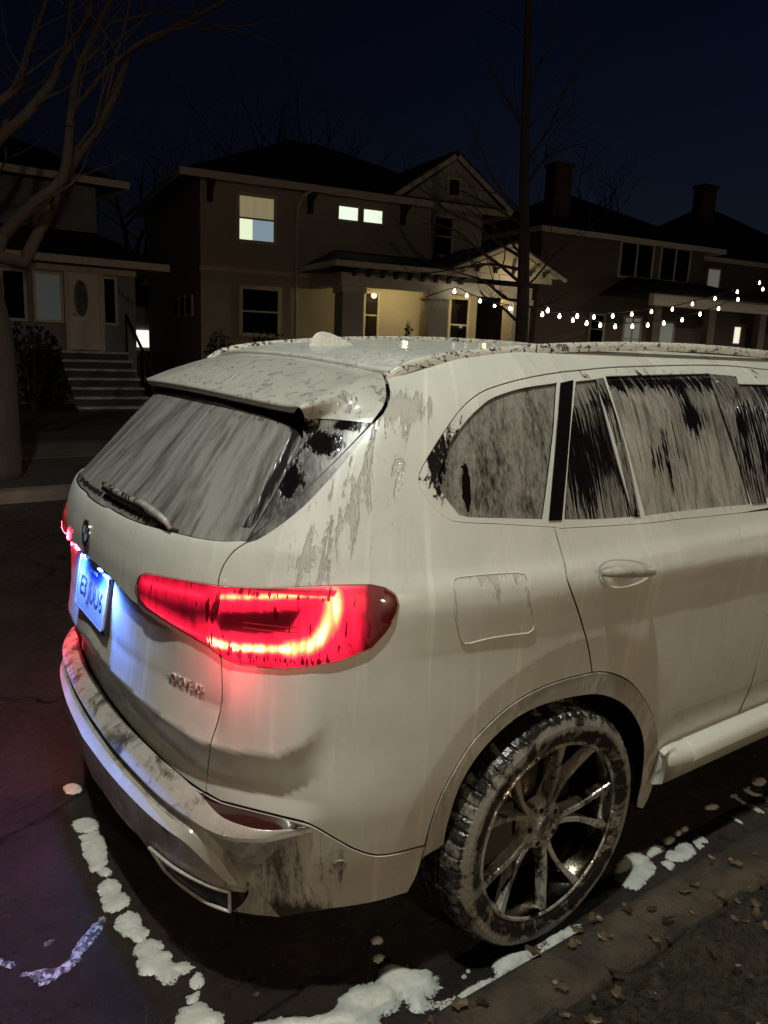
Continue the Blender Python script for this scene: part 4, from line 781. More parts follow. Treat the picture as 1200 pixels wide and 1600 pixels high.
# spoiler: from the roof seam back to the trailing edge, its flanks running down to the fins
def mirror_cols(cols):return cols+[[(p[0],-p[1],p[2]) for p in c] for c in cols[::-1][1:]]
e_=lambda p,o=.004:tuple(surf_pt(p[0],p[1],o))
ht=[p for p in T['hatch_top'] if p[1]>1.556]
def cut(y):
    t=y/.585;return (-.386-.085*(1-t*t),y,1.667+.034*(1-abs(t)**2.2))
def trail(y):
    t=abs(y)/.6;return (-.70+.045*t**3-.035*(1-t*t),y,1.583+.020*(1-t*t))
cols=[]
ft=T['fin_top']
flank_bot=[tuple(surf_pt(.4985,1.551,.002)),tuple(surf_pt(.455,1.553,.004)),tuple(surf_pt(.418,1.553,.004)),(-.640,-.584,1.552)]
flank_mid=[tuple(surf_pt(.5165,1.605,.003)),tuple(surf_pt(.475,1.592,.010)),tuple(surf_pt(.437,1.576,.014)),(-.651,-.596,1.571)]
corner=[tuple(surf_pt(.5035,1.665,.002)),(-.475,-.597,1.651),(-.575,-.601,1.618),(-.665,-.592,1.587)]
def lincol(y):
    a,b=np.array(cut(y)),np.array(trail(y));return [tuple(a+(b-a)*t+np.array([0,0,.010*math.sin(math.pi*t)])) for t in(0,.33,.67,1)]
cols=[flank_bot,flank_mid,corner,lincol(-.52),lincol(-.38),lincol(-.2),lincol(0)]
full=mirror_cols(cols)
A=np.array(full,float)                       # columns x 4 x 3
A=np.stack([crs(A[:,k],6) for k in range(4)],1);A=np.stack([crs(A[i],6) for i in range(A.shape[0])],0)
# trailing lip and underside
lip=[];
for i in range(A.shape[0]):
    p=A[i,-1];row=list(A[i]);row+=[p+np.array([.000,0,-.007]),p+np.array([.010,0,-.020])]
    row[-1]=p+np.array([.010,0,-.020])*float(np.clip((.597-abs(p[1]))/.03,.15,1));row[-2]=p+np.array([0,0,-.007])*float(np.clip((.597-abs(p[1]))/.03,.15,1));lip.append(row)
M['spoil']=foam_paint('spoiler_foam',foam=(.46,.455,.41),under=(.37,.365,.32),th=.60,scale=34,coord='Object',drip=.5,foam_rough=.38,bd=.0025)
sp=MB().grid(lip).build('spoiler',M['spoil'],car,True)
und=[]
for i in range(A.shape[0]):
    p=A[i,-1]+np.array([.010,0,-.020]);und.append([p,p+np.array([.03,-.0*p[1],-.012]),p+np.array([.085,-.02*p[1],-.012])])
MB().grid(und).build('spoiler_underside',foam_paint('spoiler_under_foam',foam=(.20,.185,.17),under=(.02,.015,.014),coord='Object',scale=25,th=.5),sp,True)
# brake light strip in the spoiler lip is unlit; roof rails and aerial fin
rp_=crs([(-.415,-.615,1.676),(-.345,-.622,1.712),(-.212,-.625,1.738),(.03,-.628,1.764),(.30,-.630,1.783),(.62,-.632,1.796),(.98,-.632,1.800),(1.41,-.630,1.790),(1.75,-.628,1.765),(1.92,-.63,1.735)],6)
for sg in(1,-1):
    G=[];n=len(rp_)
    for i,p in enumerate(rp_):
        t=min(1,min(i,n-1-i)/5);w_=.010*(.35+.65*t);h_=.024
        G.append([(p[0],sg*(p[1]+w_*a),p[2]-h_+b) for a,b in((-1.1,-.008),(-1.15,.006),(-.9,.016),(-.35,.021),(.35,.021),(.9,.016),(1.1,.004),(1.0,-.008))])
    MB().grid(G).build('roof_rail',M['rail'],car,True)
G=[]
for x,w_,h_ in((-.312,.004,.0),(-.304,.016,.034),(-.288,.022,.064),(-.268,.022,.076),(-.240,.022,.075),(-.20,.021,.062),(-.16,.019,.044),(-.12,.014,.024),(-.085,.004,.002)):
    zb=1.706+.05*(x+.3)
    G.append([(x,-w_*1.7,zb-.006),(x,-w_*1.1,zb+.004),(x,-w_*.55,zb+h_*.6),(x,-w_*.22,zb+h_*.95),(x,0,zb+h_),(x,w_*.22,zb+h_*.95),(x,w_*.55,zb+h_*.6),(x,w_*1.1,zb+.004),(x,w_*1.7,zb-.006)])
o=MB().grid(G).build('antenna_fin',plain('fin_foam',(.62,.61,.55),.4,nscale=70,namp=.12,bumpd=.002),car,True)
m=o.modifiers.new('s','SUBSURF');m.levels=m.render_levels=2
NTred=NT('red_reflector');NTred.set('Base Color',(.028,.005,.005));NTred.set('Roughness',.12);NTred.set('Coat Weight',.5)
# ---- rear bumper
def mir(P):   # rows given for y>=0 (right side drawn with -y)
    P=crs(P,6);L_=P*[1,1,1];L_[:,1]*=-1;return L_
def rowgrid(rows,n=70):
    g=[]
    for r in rows:
        P=np.array([(a,b,c) for b,a,c in r]);P=crs(P,6);P=resamp(P,n);full=np.vstack([P[::-1]*[1,1,1],P[1:]*[1,-1,1]]);g.append(full)
    return np.array(g)
A0=[(0,-1.0,.620),(.2,-.995,.620),(.4,-.978,.620),(.53,-.957,.618),(.62,-.942,.610),(.724,-.929,.602),(.795,-.89,.600),(.836,-.847,.600),(.868,-.775,.600)]
A1=[(0,-1.057,.585),(.2,-1.052,.585),(.35,-1.041,.585),(.5,-1.023,.583),(.6,-1.002,.58),(.66,-.984,.578),(.72,-.963,.575),(.775,-.93,.575),(.83,-.87,.582),(.852,-.81,.588),(.868,-.76,.592)]
sh=lambda P,dx,dz,k=1.:[(y*k,x+dx,z+dz) for y,x,z in P]
Am=[((a[0]+b[0])/2,(a[1]+b[1])/2-.004,(a[2]+b[2])/2+.006) for a,b in zip(resamp(crs(A0,4),12),resamp(crs(A1,4),12))]
A2=sh(A1,.004,-.012);A2b=sh(A1,.022,-.024,.985)
A3=[(0,-1.063,.542),(.35,-1.041,.542),(.5,-1.02,.542),(.60,-1.0,.540),(.66,-.978,.532),(.70,-.935,.485),(.712,-.888,.40),(.70,-.842,.34)]
A2c=[(0,-1.042,.552),(.35,-1.020,.552),(.5,-1.0,.552),(.6,-.98,.550),(.655,-.955,.542),(.685,-.915,.49),(.70,-.872,.405),(.69,-.83,.342)]
A4=[(0,-1.080,.515),(.25,-1.067,.515),(.45,-1.044,.515),(.58,-1.018,.514),(.645,-.99,.502),(.68,-.945,.445),(.69,-.89,.37),(.685,-.835,.322)]
A5=[(0,-1.072,.45),(.25,-1.060,.45),(.45,-1.035,.45),(.56,-1.005,.448),(.63,-.97,.435),(.67,-.925,.40),(.688,-.882,.355),(.684,-.833,.318)]
A6=[(0,-1.058,.375),(.3,-1.043,.380),(.46,-1.014,.388),(.56,-.985,.382),(.63,-.945,.37),(.665,-.912,.358),(.685,-.88,.345),(.682,-.832,.315)]
A7=[(0,-1.0,.292),(.3,-.992,.296),(.46,-.972,.300),(.54,-.955,.300),(.63,-.922,.296),(.69,-.88,.290),(.715,-.83,.284),(.735,-.785,.275)]
A8=sh(A7,.14,-.012,.96)
bump=empty('rear_bumper');bump.parent=car
def bgrid(rows,name,mat,sub=1,n=70):
    g=rowgrid(rows,n);b=MB().grid(g);o=b.build(name,mat,bump,True);return o
bgrid([A0,Am,A1],'step_pad',foam_paint('wet_step_pad',foam=(.38,.36,.32),under=(.07,.06,.055),coord='Object',scale=8,th=.57,soft=.08,ur=.15,foam_rough=.3,bd=.004))
bgrid([A1,A2],'pad_lip',M['chrome2'] if 'chrome2' in M else foam_paint('lip_paint',foam=(.55,.53,.48),under=(.4,.38,.34),coord='Object',scale=20))
bgrid([A2,A2b],'bumper_groove',M['darkpl'])
bgrid([A2b,A2c],'bumper_recess',M['bump'])
bgrid([A2c,A3],'bumper_recess',M['bump'])
bgrid([A3,A4],'bumper_band',foam_paint('band_foam',foam=(.60,.58,.53),under=(.5,.48,.43),coord='Object',scale=14))
bgrid([A4,A5,A6],'bumper_face',M['bump'])
bgrid([A6,sh(A6,.012,-.010),A7],'bumper_valance',M['darkpl'])
bgrid([A7,sh(A7,.02,-.006),A8],'diffuser',M['bump'])
# corner pieces of the bumper (body skin, both sides)
low=T['body_low'];dg=T['diag'];le=T['low_edge'];la_=T['low_arch']
cp=[(.262,.60)]+[(a,b) for a,b in low[0:]]+la_[::-1][1:]+le[::-1][1:]+dg[::-1][1:]+[(.27,.50)]
def cb(s,z):
    d=np.full(len(s),-.10)+.275*np.exp(-((2*s-.83)/.10)**2)*(z<.585)
    d+=.34*np.exp(-((z-.285)/.05)**2)*np.exp(-((2*s-.90)/.09)**2)+.2*np.exp(-(((2*s-.98)/.03)**2+((z-.45)/.10)**2))
    return d
part('bumper_corner',cp,M['low'],bump,off=.004,bare=cb,rim=.05,inset=.0015)
for sg in(1,-1):
    # dark fillet that closes the end of the insert against the corner piece
    dd_=T['diag'];q=[surf_pt(dd_[i][0],dd_[i][1],.003) for i in (13,16,18,20)]
    a=resamp(crs([(-.842,-.70,.342),(-.85,-.705,.325),(-.865,-.70,.305),(-.882,-.688,.288)],4),8);b=resamp(np.array(q),8)
    MB().grid([a*[1,sg,1],((a+b)/2+[-.004,0,0])*[1,sg,1],b*[1,sg,1]]).build('insert_end',M['bump'],bump,True)
    # red reflectors above the ledge
    top=[surf_pt(a,b-.002,.004) for a,b in T['reflector_top']];P0=crs([(x,-y,z) for y,x,z in [(.632,-.944,.607),(.724,-.929,.602),(.795,-.89,.600),(.836,-.847,.600),(.866,-.777,.600)]],6)
    a=resamp(np.array(top),24);b=resamp(P0,24);G=[a*[1,sg,1],(a*.5+b*.5)*[1,sg,1]+[-.004,0,0],b*[1,sg,1]]
    MB().grid(G).build('reflector',NTred.m,bump,True)
    # parking sensors
    for (s_,z_) in ((.3527,.450),(.4846,.476),(.20,.45)):
        p=surf_pt(s_,z_,.006 if s_>.3 else .066);n_=nrm(S0,np.array(s_),np.array(z_));a=np.cross(n_,[0,0,1]);a/=np.linalg.norm(a);u=np.cross(a,n_)
        mb=MB();ring=[];
        for r_,h_ in((.0155,-.003),(.0155,.001),(.0125,.0025),(.0115,.0005),(0.0001,.0005)):
            ring.append([(p+n_*h_+r_*(math.cos(t)*a+math.sin(t)*u))*[1,sg,1] for t in np.linspace(0,2*math.pi,24,endpoint=False)])
        mb.grid(ring,True).build('parking_sensor',plain('sensor_wet',(.22,.20,.175),.3),bump,True)
    # exhaust finisher: chrome frame round a dark slot
    g0=crs([(x,-y*sg,z) for y,x,z in A6[2:7]],6);g1=crs([(x,-y*sg,z) for y,x,z in A7[2:6]],6)
    a=resamp(g0,24);b=resamp(g1,24);ex=empty('exhaust_finisher');ex.parent=bump
    of=np.array([-.010,0,0]);P=[p+of for p in a]+[p+of for p in b[::-1]]
    MB().tube(P+[P[0]],.0048,8,False).build('exhaust_frame',foam_paint('exhaust_chrome',foam=(.40,.38,.34),under=(.22,.20,.18),coord='Object',scale=50,under_metal=1.,ur=.1),ex,True)
    G=[a+[.004,0,-.008],(a+b)/2+[.06,0,0],b+[.004,0,.006]];MB().grid(G).build('exhaust_opening',M['darkpl'],ex,True)
# black structure behind the panels so that seams and openings read dark
core=MB();rows=[]
for z in np.linspace(.34,1.70,24):
    s=np.linspace(0,S2+1,150);P=S0(s,np.full(150,z));P=P-nrm(S0,s,np.full(150,z))*.045
    P[:,1]=np.minimum(P[:,1],0)
    if z<.9:
        for cx in(.03,AF):
            r=np.hypot(P[:,0]-cx,z-.38);k=r<.50;P[k,1]=np.maximum(P[k,1],-.50)
    if z>1.2: P[:,0]=np.minimum(P[:,0],2.3-(z-1.2)*1.0)
    full=np.vstack([P,P[::-1]*[1,-1,1]]);rows.append(full)
core.grid(rows,True).build('inner_shell',M['shade'],car)
MB().box(-.60,3.4,-.62,.62,.26,.36).build('underbody',M['shade'],car)
# ---- front details (seen only from the side)
hl=[(S2+.62,.93),(S2+.70,1.02),(S2+.80,1.04),(S2+.87,1.0),(S2+.87,.90),(S2+.78,.88)]
part('headlight',hl,plain('headlight_glass',(.10,.10,.10),.05),car,off=.006,inset=0)
gr=[(S2+.90,.72),(S2+.885,.95),(S2+.91,1.02),(S2+.975,1.02),(S2+.99,.98),(S2+.985,.72)]
part('grille',gr,M['darkpl'],car,off=.008,inset=0)
for sg in(1,-1):
    mr=MB();G=[]
    for t in np.linspace(0,1,9):
        y=-.98-.20*t;r_=.001+.085*math.sin(math.pi*min(1,.12+t*.8))**.6
        G.append([(1.98+.07*math.cos(a)*r_/.085*1.0,y,1.27+r_*math.sin(a)) for a in np.linspace(0,2*math.pi,14,endpoint=False)])
    G.append([(1.98,-1.185,1.27)]*14)
    MB().grid(np.array(G)*[1,sg,1],True).build('wing_mirror',M['paint'],car,True)
# ---- wheels
tyre_m=NT('foam_streaked_tyre');tc=tyre_m.n('TexCoord');n1=tyre_m.noise(tc.outputs['Object'],14,4,.6,.8);n2=tyre_m.noise(tc.outputs['Object'],60,3,.6)
sp_=tyre_m.n('SeparateXYZ');tyre_m.l(tc.outputs['Object'],sp_.inputs[0]);rad_=tyre_m.math('SQRT',tyre_m.math('ADD',tyre_m.math('POWER',sp_.outputs[0],2.),tyre_m.math('POWER',sp_.outputs[2],2.)));ring=tyre_m.math('MULTIPLY',tyre_m.ss(rad_,.312,.330,0,1),tyre_m.ss(rad_,.344,.358,1,0))
fm=tyre_m.ss(tyre_m.math('ADD',tyre_m.math('ADD',tyre_m.math('MULTIPLY',n1,.8),tyre_m.math('MULTIPLY',n2,.2)),tyre_m.math('MULTIPLY',ring,.15)),.50,.66)
tyre_m.set('Base Color',tyre_m.mix(fm,(.014,.013,.011),(.20,.185,.155)));tyre_m.set('Roughness',tyre_m.ss(fm,0,1,.25,.5));tyre_m.bump(n2,.003)
rim_m=foam_paint('bicolour_rim',foam=(.27,.26,.235),under=(.60,.58,.53),th=.49,ur=.12,scale=9,coord='Object',drip=1,under_metal=1.,soft=.10,foam_rough=.28)
rimd=plain('rim_dark_gloss',(.035,.03,.025),.12,.6,nscale=20,namp=.5)
barrel=plain('rim_barrel',(.20,.175,.13),.16,1.,nscale=9,namp=.7,bumpd=.004)
def make_wheel():
    w=empty('wheel')      # local: axis = y, outer side at -y, outer face at y=-.135
    nseg=360;prof=[(.270,-.118),(.279,-.134),(.292,-.141),(.312,-.146),(.333,-.1455),(.350,-.138),(.3615,-.126),(.3675,-.112),(.370,-.100),(.3715,-.085),(.3725,-.068),(.366,-.065),(.366,-.055),(.3735,-.052),(.374,-.012),(.367,-.009),(.367,.009),(.374,.012),(.3735,.052),(.366,.055),(.366,.065),(.3725,.068),(.370,.100),(.3615,.126),(.333,.1455),(.279,.134),(.270,.118)]
    G=[]
    for i,(r_,y) in enumerate(prof):
        row=[]
        for k in range(nseg):
            a=2*math.pi*k/nseg;rr=r_;ph=k%6
            if .355<r_ and (abs(y)>.066) and abs(y)<.13 and ph in(0,):rr-=.005
            elif .372<r_ and abs(y)<.066 and (ph+(3 if y>0 else 0))%6 in(3,):rr-=.004
            if r_<.352 and r_>.325 and y<0 and 0: rr=rr
            row.append((rr*math.cos(a),y,rr*math.sin(a)))
        G.append(row)
    MB().grid(G,True).build('tyre',tyre_m.m,w,False)
    ty=w.children[0]
    # raised lettering blocks on the outer wall
    lt_=MB()
    for c0 in(R(205),):
        for j in range(9):
            a0=c0+R(4.1)*j;P=[]
            for da,r_ in((-.016,.318),(.016,.318),(.016,.336),(-.016,.336)):
                a=a0+da*1.25;P.append((r_*math.cos(a),-.1465,r_*math.sin(a)))
            lt_.prism(P,(0,-.0012,0))
    lt_.build('sidewall_lettering',tyre_m.m,ty)
    # barrel and lip
    G=[]
    for r_,y in((.2765,-.128),(.279,-.133),(.2735,-.136),(.268,-.130),(.262,-.118),(.250,-.09),(.243,-.04),(.240,.05),(.250,.12)):
        G.append([(r_*math.cos(a),y,r_*math.sin(a)) for a in np.linspace(0,2*math.pi,120,endpoint=False)])
    rim=MB().grid(G,True).build('rim',barrel,w,True)
    G=[[(r_*math.cos(a),y,r_*math.sin(a)) for a in np.linspace(0,2*math.pi,120,endpoint=False)] for r_,y in((.281,-.128),(.2785,-.137),(.272,-.139),(.2675,-.133))]
    MB().grid(G,True).build('rim_lip',rim_m,rim,True)
    # spokes: five Y's
    sp=MB()
    def spoke(pts,ws,deep):
        # pts: (r,ang,yfront), ws half widths
        P=[np.array([r_*math.cos(a),y,r_*math.sin(a)]) for r_,a,y in pts];n=len(P);ro=[]
        for i,p in enumerate(P):
            t=P[min(i+1,n-1)]-P[max(i-1,0)];t/=np.linalg.norm(t);s_=np.cross(t,[0,1,0]);s_/=np.linalg.norm(s_);w_=ws[i];d=deep[i]
            ro.append([p+s_*w_+[0,.006,0],p+s_*w_*.82,p-s_*w_*.82,p-s_*w_+[0,.006,0],p-s_*w_*.75+[0,d,0],p+s_*w_*.75+[0,d,0]])
        sp.grid(ro,True);m=len(ro);b=len(sp.V)-6*m
        sp.F.append(tuple(b+k for k in range(6)));sp.F.append(tuple(b+(m-1)*6+k for k in range(6))[::-1])
    for k in range(5):
        c=R(70+72*k)
        for sg in(1,-1):
            spoke([(.060,c+sg*R(7),-.098),(.10,c+sg*R(6.5),-.101),(.15,c+sg*R(8.5),-.108),(.20,c+sg*R(12),-.116),(.245,c+sg*R(14.5),-.124),(.272,c+sg*R(15.5),-.130)],[.013,.0095,.0080,.0088,.0115,.015],[.05,.045,.04,.035,.03,.02])
    sp.build('spokes',rim_m,rim,False)
    hb_=MB();G=[]
    for r_,y in((.078,-.060),(.078,-.092),(.070,-.099),(.040,-.100),(.036,-.096),(.034,-.096),(.033,-.104),(.030,-.107),(.0001,-.108)):
        G.append([(r_*math.cos(a),y,r_*math.sin(a)) for a in np.linspace(0,2*math.pi,48,endpoint=False)])
    hb_.grid(G,True).build('hub',rim_m,rim,True)
    bo=MB()
    for k in range(5):
        a=R(70+36+72*k);c_=np.array([.056*math.cos(a),-.0985,.056*math.sin(a)])
        bo.tube([c_,c_+[0,-.004,0]],.0085,10)
    bo.build('wheel_bolts',rimd,rim)
    br=MB();br.tube([(0,-.03,0),(0,.0,0)],.185,48);br.build('brake_disc',plain('brake_disc',(.10,.085,.07),.3,.8,nscale=30),w,True)
    MB().box(-.20,-.10,-.07,.01,-.08,.10).build('brake_caliper',plain('caliper',(.05,.045,.04),.4),w)
    return w
w0=make_wheel();w0.parent=car
def kids(o): return [c for c in bpy.data.objects if c.parent==o]
def copy_tree(o,p=None):
    c=o.copy();C.objects.link(c);c.parent=p
    for ch in kids(o):copy_tree(ch,c)
    return c
w0.location=(0,-.836,.372)
for x,y,rz in((AF,-.836,0),(0,.836,math.pi),(AF,.836,math.pi)):
    c=copy_tree(w0,car);c.location=(x,y,.372);c.rotation_euler=(0,0,rz)
BLOBS=[[(-0.966,0.553),(-0.973,0.537),(-0.985,0.529),(-1.0,0.528),(-1.014,0.537),(-1.024,0.552),(-1.03,0.571),(-1.029,0.59),(-1.022,0.606),(-1.01,0.616),(-0.995,0.616),(-0.981,0.608),(-0.97,0.592),(-0.965,0.573)],[(-0.971,0.283),(-0.98,0.264),(-0.996,0.255),(-1.015,0.256),(-1.034,0.267),(-1.048,0.286),(-1.055,0.31),(-1.055,0.333),(-1.045,0.352),(-1.03,0.362),(-1.01,0.362),(-0.991,0.35),(-0.977,0.33),(-0.969,0.306)],[(-1.051,0.263),(-0.991,0.253),(-0.977,0.193),(-0.989,0.126),(-1.003,0.064),(-1.03,0.034),(-1.065,0.042),(-1.057,0.097),(-1.063,0.147),(-1.051,0.212)],[(-1.004,0.005),(-1.009,-0.004),(-1.017,-0.01),(-1.026,-0.009),(-1.035,-0.004),(-1.041,0.005),(-1.045,0.017),(-1.044,0.029),(-1.039,0.039),(-1.031,0.044),(-1.022,0.044),(-1.013,0.039),(-1.006,0.029),(-1.003,0.017)],[(-1.068,-0.04),(-1.026,-0.018),(-0.997,-0.058),(-1.006,-0.1),(-0.996,-0.116),(-0.993,-0.159),(-1.018,-0.183),(-1.063,-0.177),(-1.076,-0.147),(-1.067,-0.093)],[(-1.064,-0.222),(-1.023,-0.199),(-0.994,-0.218),(-0.989,-0.259),(-0.996,-0.283),(-0.984,-0.308),(-0.999,-0.344),(-1.024,-0.351),(-1.042,-0.318),(-1.067,-0.271)],[(-1.041,-0.353),(-1.005,-0.345),(-0.972,-0.366),(-0.968,-0.399),(-0.976,-0.411),(-0.958,-0.426),(-0.967,-0.467),(-0.938,-0.481),(-0.924,-0.51),(-0.938,-0.526),(-0.973,-0.528),(-0.99,-0.545),(-1.014,-0.537),(-1.022,-0.513),(-1.028,-0.485),(-1.055,-0.468),(-1.058,-0.426),(-1.047,-0.4),(-1.052,-0.38)],[(-0.948,-0.551),(-0.92,-0.537),(-0.913,-0.569),(-0.924,-0.59),(-0.948,-0.594),(-0.958,-0.576)],[(-0.978,-0.601),(-0.94,-0.602),(-0.956,-0.63),(-0.983,-0.628)],[(-1.004,-0.629),(-0.949,-0.638),(-0.934,-0.68),(-0.917,-0.705),(-0.94,-0.746),(-1.031,-0.688),(-1.021,-0.646)],[(-0.897,-0.766),(-0.827,-0.785),(-0.772,-0.805),(-0.723,-0.836),(-0.67,-0.848),(-0.649,-0.841),(-0.619,-0.822),(-0.56,-0.815),(-0.516,-0.832),(-0.475,-0.799),(-0.432,-0.808),(-0.401,-0.847),(-0.358,-0.896),(-0.362,-0.928),(-0.393,-0.959),(-0.428,-0.959),(-0.417,-0.982),(-0.45,-0.988),(-0.482,-0.981),(-0.491,-0.956),(-0.486,-0.923),(-0.508,-0.94),(-0.54,-0.946),(-0.57,-0.938),(-0.592,-0.964),(-0.689,-0.922),(-0.906,-0.785)],[(-0.42,-0.974),(-0.373,-0.988),(-0.312,-0.988),(-0.243,-0.991),(-0.216,-0.997),(-0.188,-0.954),(-0.135,-0.957),(-0.041,-0.977),(0.118,-0.976),(0.137,-1.009),(0.043,-1.01),(-0.076,-1.012),(-0.189,-1.014),(-0.266,-1.017),(-0.337,-1.016),(-0.39,-1.009),(-0.428,-0.996)],[(-0.409,-0.718),(-0.415,-0.724),(-0.423,-0.727),(-0.432,-0.725),(-0.439,-0.721),(-0.444,-0.714),(-0.444,-0.706),(-0.442,-0.698),(-0.435,-0.692),(-0.427,-0.69),(-0.419,-0.691),(-0.411,-0.695),(-0.407,-0.702),(-0.406,-0.711)],[(-0.445,-0.778),(-0.452,-0.784),(-0.46,-0.787),(-0.468,-0.786),(-0.474,-0.782),(-0.478,-0.775),(-0.479,-0.767),(-0.475,-0.759),(-0.469,-0.753),(-0.461,-0.75),(-0.453,-0.75),(-0.446,-0.754),(-0.442,-0.761),(-0.442,-0.77)],[(-0.264,-0.947),(-0.266,-0.949),(-0.269,-0.95),(-0.272,-0.949),(-0.275,-0.948),(-0.276,-0.945),(-0.276,-0.943),(-0.275,-0.94),(-0.272,-0.938),(-0.269,-0.937),(-0.266,-0.937),(-0.263,-0.939),(-0.262,-0.941),(-0.262,-0.944)],[(-0.286,-0.955),(-0.288,-0.957),(-0.292,-0.959),(-0.295,-0.958),(-0.298,-0.956),(-0.299,-0.954),(-0.299,-0.951),(-0.298,-0.948),(-0.295,-0.945),(-0.291,-0.944),(-0.288,-0.945),(-0.285,-0.946),(-0.284,-0.949),(-0.284,-0.952)],[(0.419,-0.904),(0.483,-0.859),(0.556,-0.842),(0.6,-0.851),(0.616,-0.874),(0.615,-0.905),(0.58,-0.953),(0.533,-0.966),(0.476,-0.98),(0.43,-0.979),(0.414,-0.938)],[(0.628,-0.877),(0.691,-0.86),(0.714,-0.879),(0.712,-0.901),(0.656,-0.903),(0.621,-0.9)],[(0.787,-0.889),(0.774,-0.895),(0.76,-0.897),(0.747,-0.895),(0.737,-0.89),(0.734,-0.881),(0.736,-0.872),(0.745,-0.863),(0.757,-0.856),(0.772,-0.854),(0.785,-0.856),(0.795,-0.861),(0.799,-0.87),(0.796,-0.88)],[(0.85,-0.873),(0.842,-0.877),(0.832,-0.878),(0.823,-0.877),(0.817,-0.874),(0.815,-0.868),(0.817,-0.862),(0.823,-0.856),(0.831,-0.852),(0.841,-0.85),(0.85,-0.851),(0.856,-0.855),(0.858,-0.86),(0.856,-0.867)],[(0.894,-0.87),(0.885,-0.875),(0.876,-0.876),(0.867,-0.875),(0.861,-0.871),(0.858,-0.866),(0.86,-0.86),(0.866,-0.854),(0.875,-0.849),(0.885,-0.848),(0.894,-0.849),(0.9,-0.852),(0.902,-0.858),(0.9,-0.865)],[(0.667,-0.928),(0.707,-0.907),(0.741,-0.919),(0.773,-0.896),(0.812,-0.91),(0.816,-0.936),(0.8,-0.964),(0.774,-0.975),(0.705,-0.978),(0.67,-0.952)],[(0.632,-0.933),(0.664,-0.944),(0.659,-0.976),(0.623,-0.979)],[(0.845,-0.911),(0.899,-0.91),(0.885,-0.959),(0.858,-0.948),(0.849,-0.966),(0.818,-0.963)],[(1.132,-0.847),(1.12,-0.851),(1.106,-0.851),(1.091,-0.847),(1.079,-0.839),(1.072,-0.831),(1.072,-0.821),(1.078,-0.814),(1.089,-0.81),(1.104,-0.81),(1.119,-0.814),(1.131,-0.821),(1.138,-0.83),(1.138,-0.839)],[(1.241,-0.823),(1.278,-0.825),(1.258,-0.867),(1.27,-0.914),(1.257,-0.961),(1.24,-0.96),(1.23,-0.901),(1.243,-0.858)],[(1.338,-0.822),(1.377,-0.827),(1.362,-0.854),(1.373,-0.914),(1.339,-0.933),(1.338,-0.892),(1.326,-0.851)],[(1.487,-0.844),(1.469,-0.85),(1.449,-0.852),(1.431,-0.849),(1.418,-0.842),(1.413,-0.831),(1.417,-0.819),(1.429,-0.809),(1.446,-0.802),(1.466,-0.8),(1.484,-0.804),(1.497,-0.811),(1.503,-0.822),(1.499,-0.834)],[(1.117,-0.888),(1.118,-0.957),(1.102,-0.955),(1.104,-0.901)],[(-1.338,-0.283),(-1.291,-0.297),(-1.228,-0.312),(-1.179,-0.258),(-1.129,-0.209),(-1.082,-0.182),(-1.084,-0.21),(-1.127,-0.265),(-1.174,-0.304),(-1.197,-0.332),(-1.236,-0.347),(-1.289,-0.361),(-1.3,-0.346),(-1.318,-0.311)],[(-1.389,-0.17),(-1.361,-0.216),(-1.341,-0.233),(-1.352,-0.254),(-1.377,-0.227),(-1.394,-0.208)],[(-1.259,-0.2),(-1.23,-0.201),(-1.239,-0.217),(-1.257,-0.218)]]
BULB_A=[(12.85,15.2,3.33),(13.31,15.2,3.24),(13.83,15.2,3.13),(14.41,15.2,3.04),(15.04,15.2,2.99)]
BULB_L=[(13.36,12.23,2.7),(14.15,12.37,2.7),(14.79,12.47,2.63),(15.82,12.64,2.77),(16.78,12.78,2.85),(17.81,12.93,2.96),(18.93,13.09,3.1),(20.19,13.26,3.25),(21.43,13.41,3.49),(22.9,13.58,3.77),(24.45,13.76,4.1),(26.07,13.94,4.54)]
BULB_B=[(12.56,11.28,2.74),(13.87,11.51,2.68),(14.34,11.59,2.53),(14.99,11.69,2.51),(15.73,11.8,2.51),(16.63,11.94,2.56),(17.46,12.06,2.63),(18.35,12.18,2.73),(19.43,12.33,2.88),(20.51,12.47,3.11),(21.68,12.62,3.35),(22.93,12.76,3.72),(24.66,12.96,4.18)]
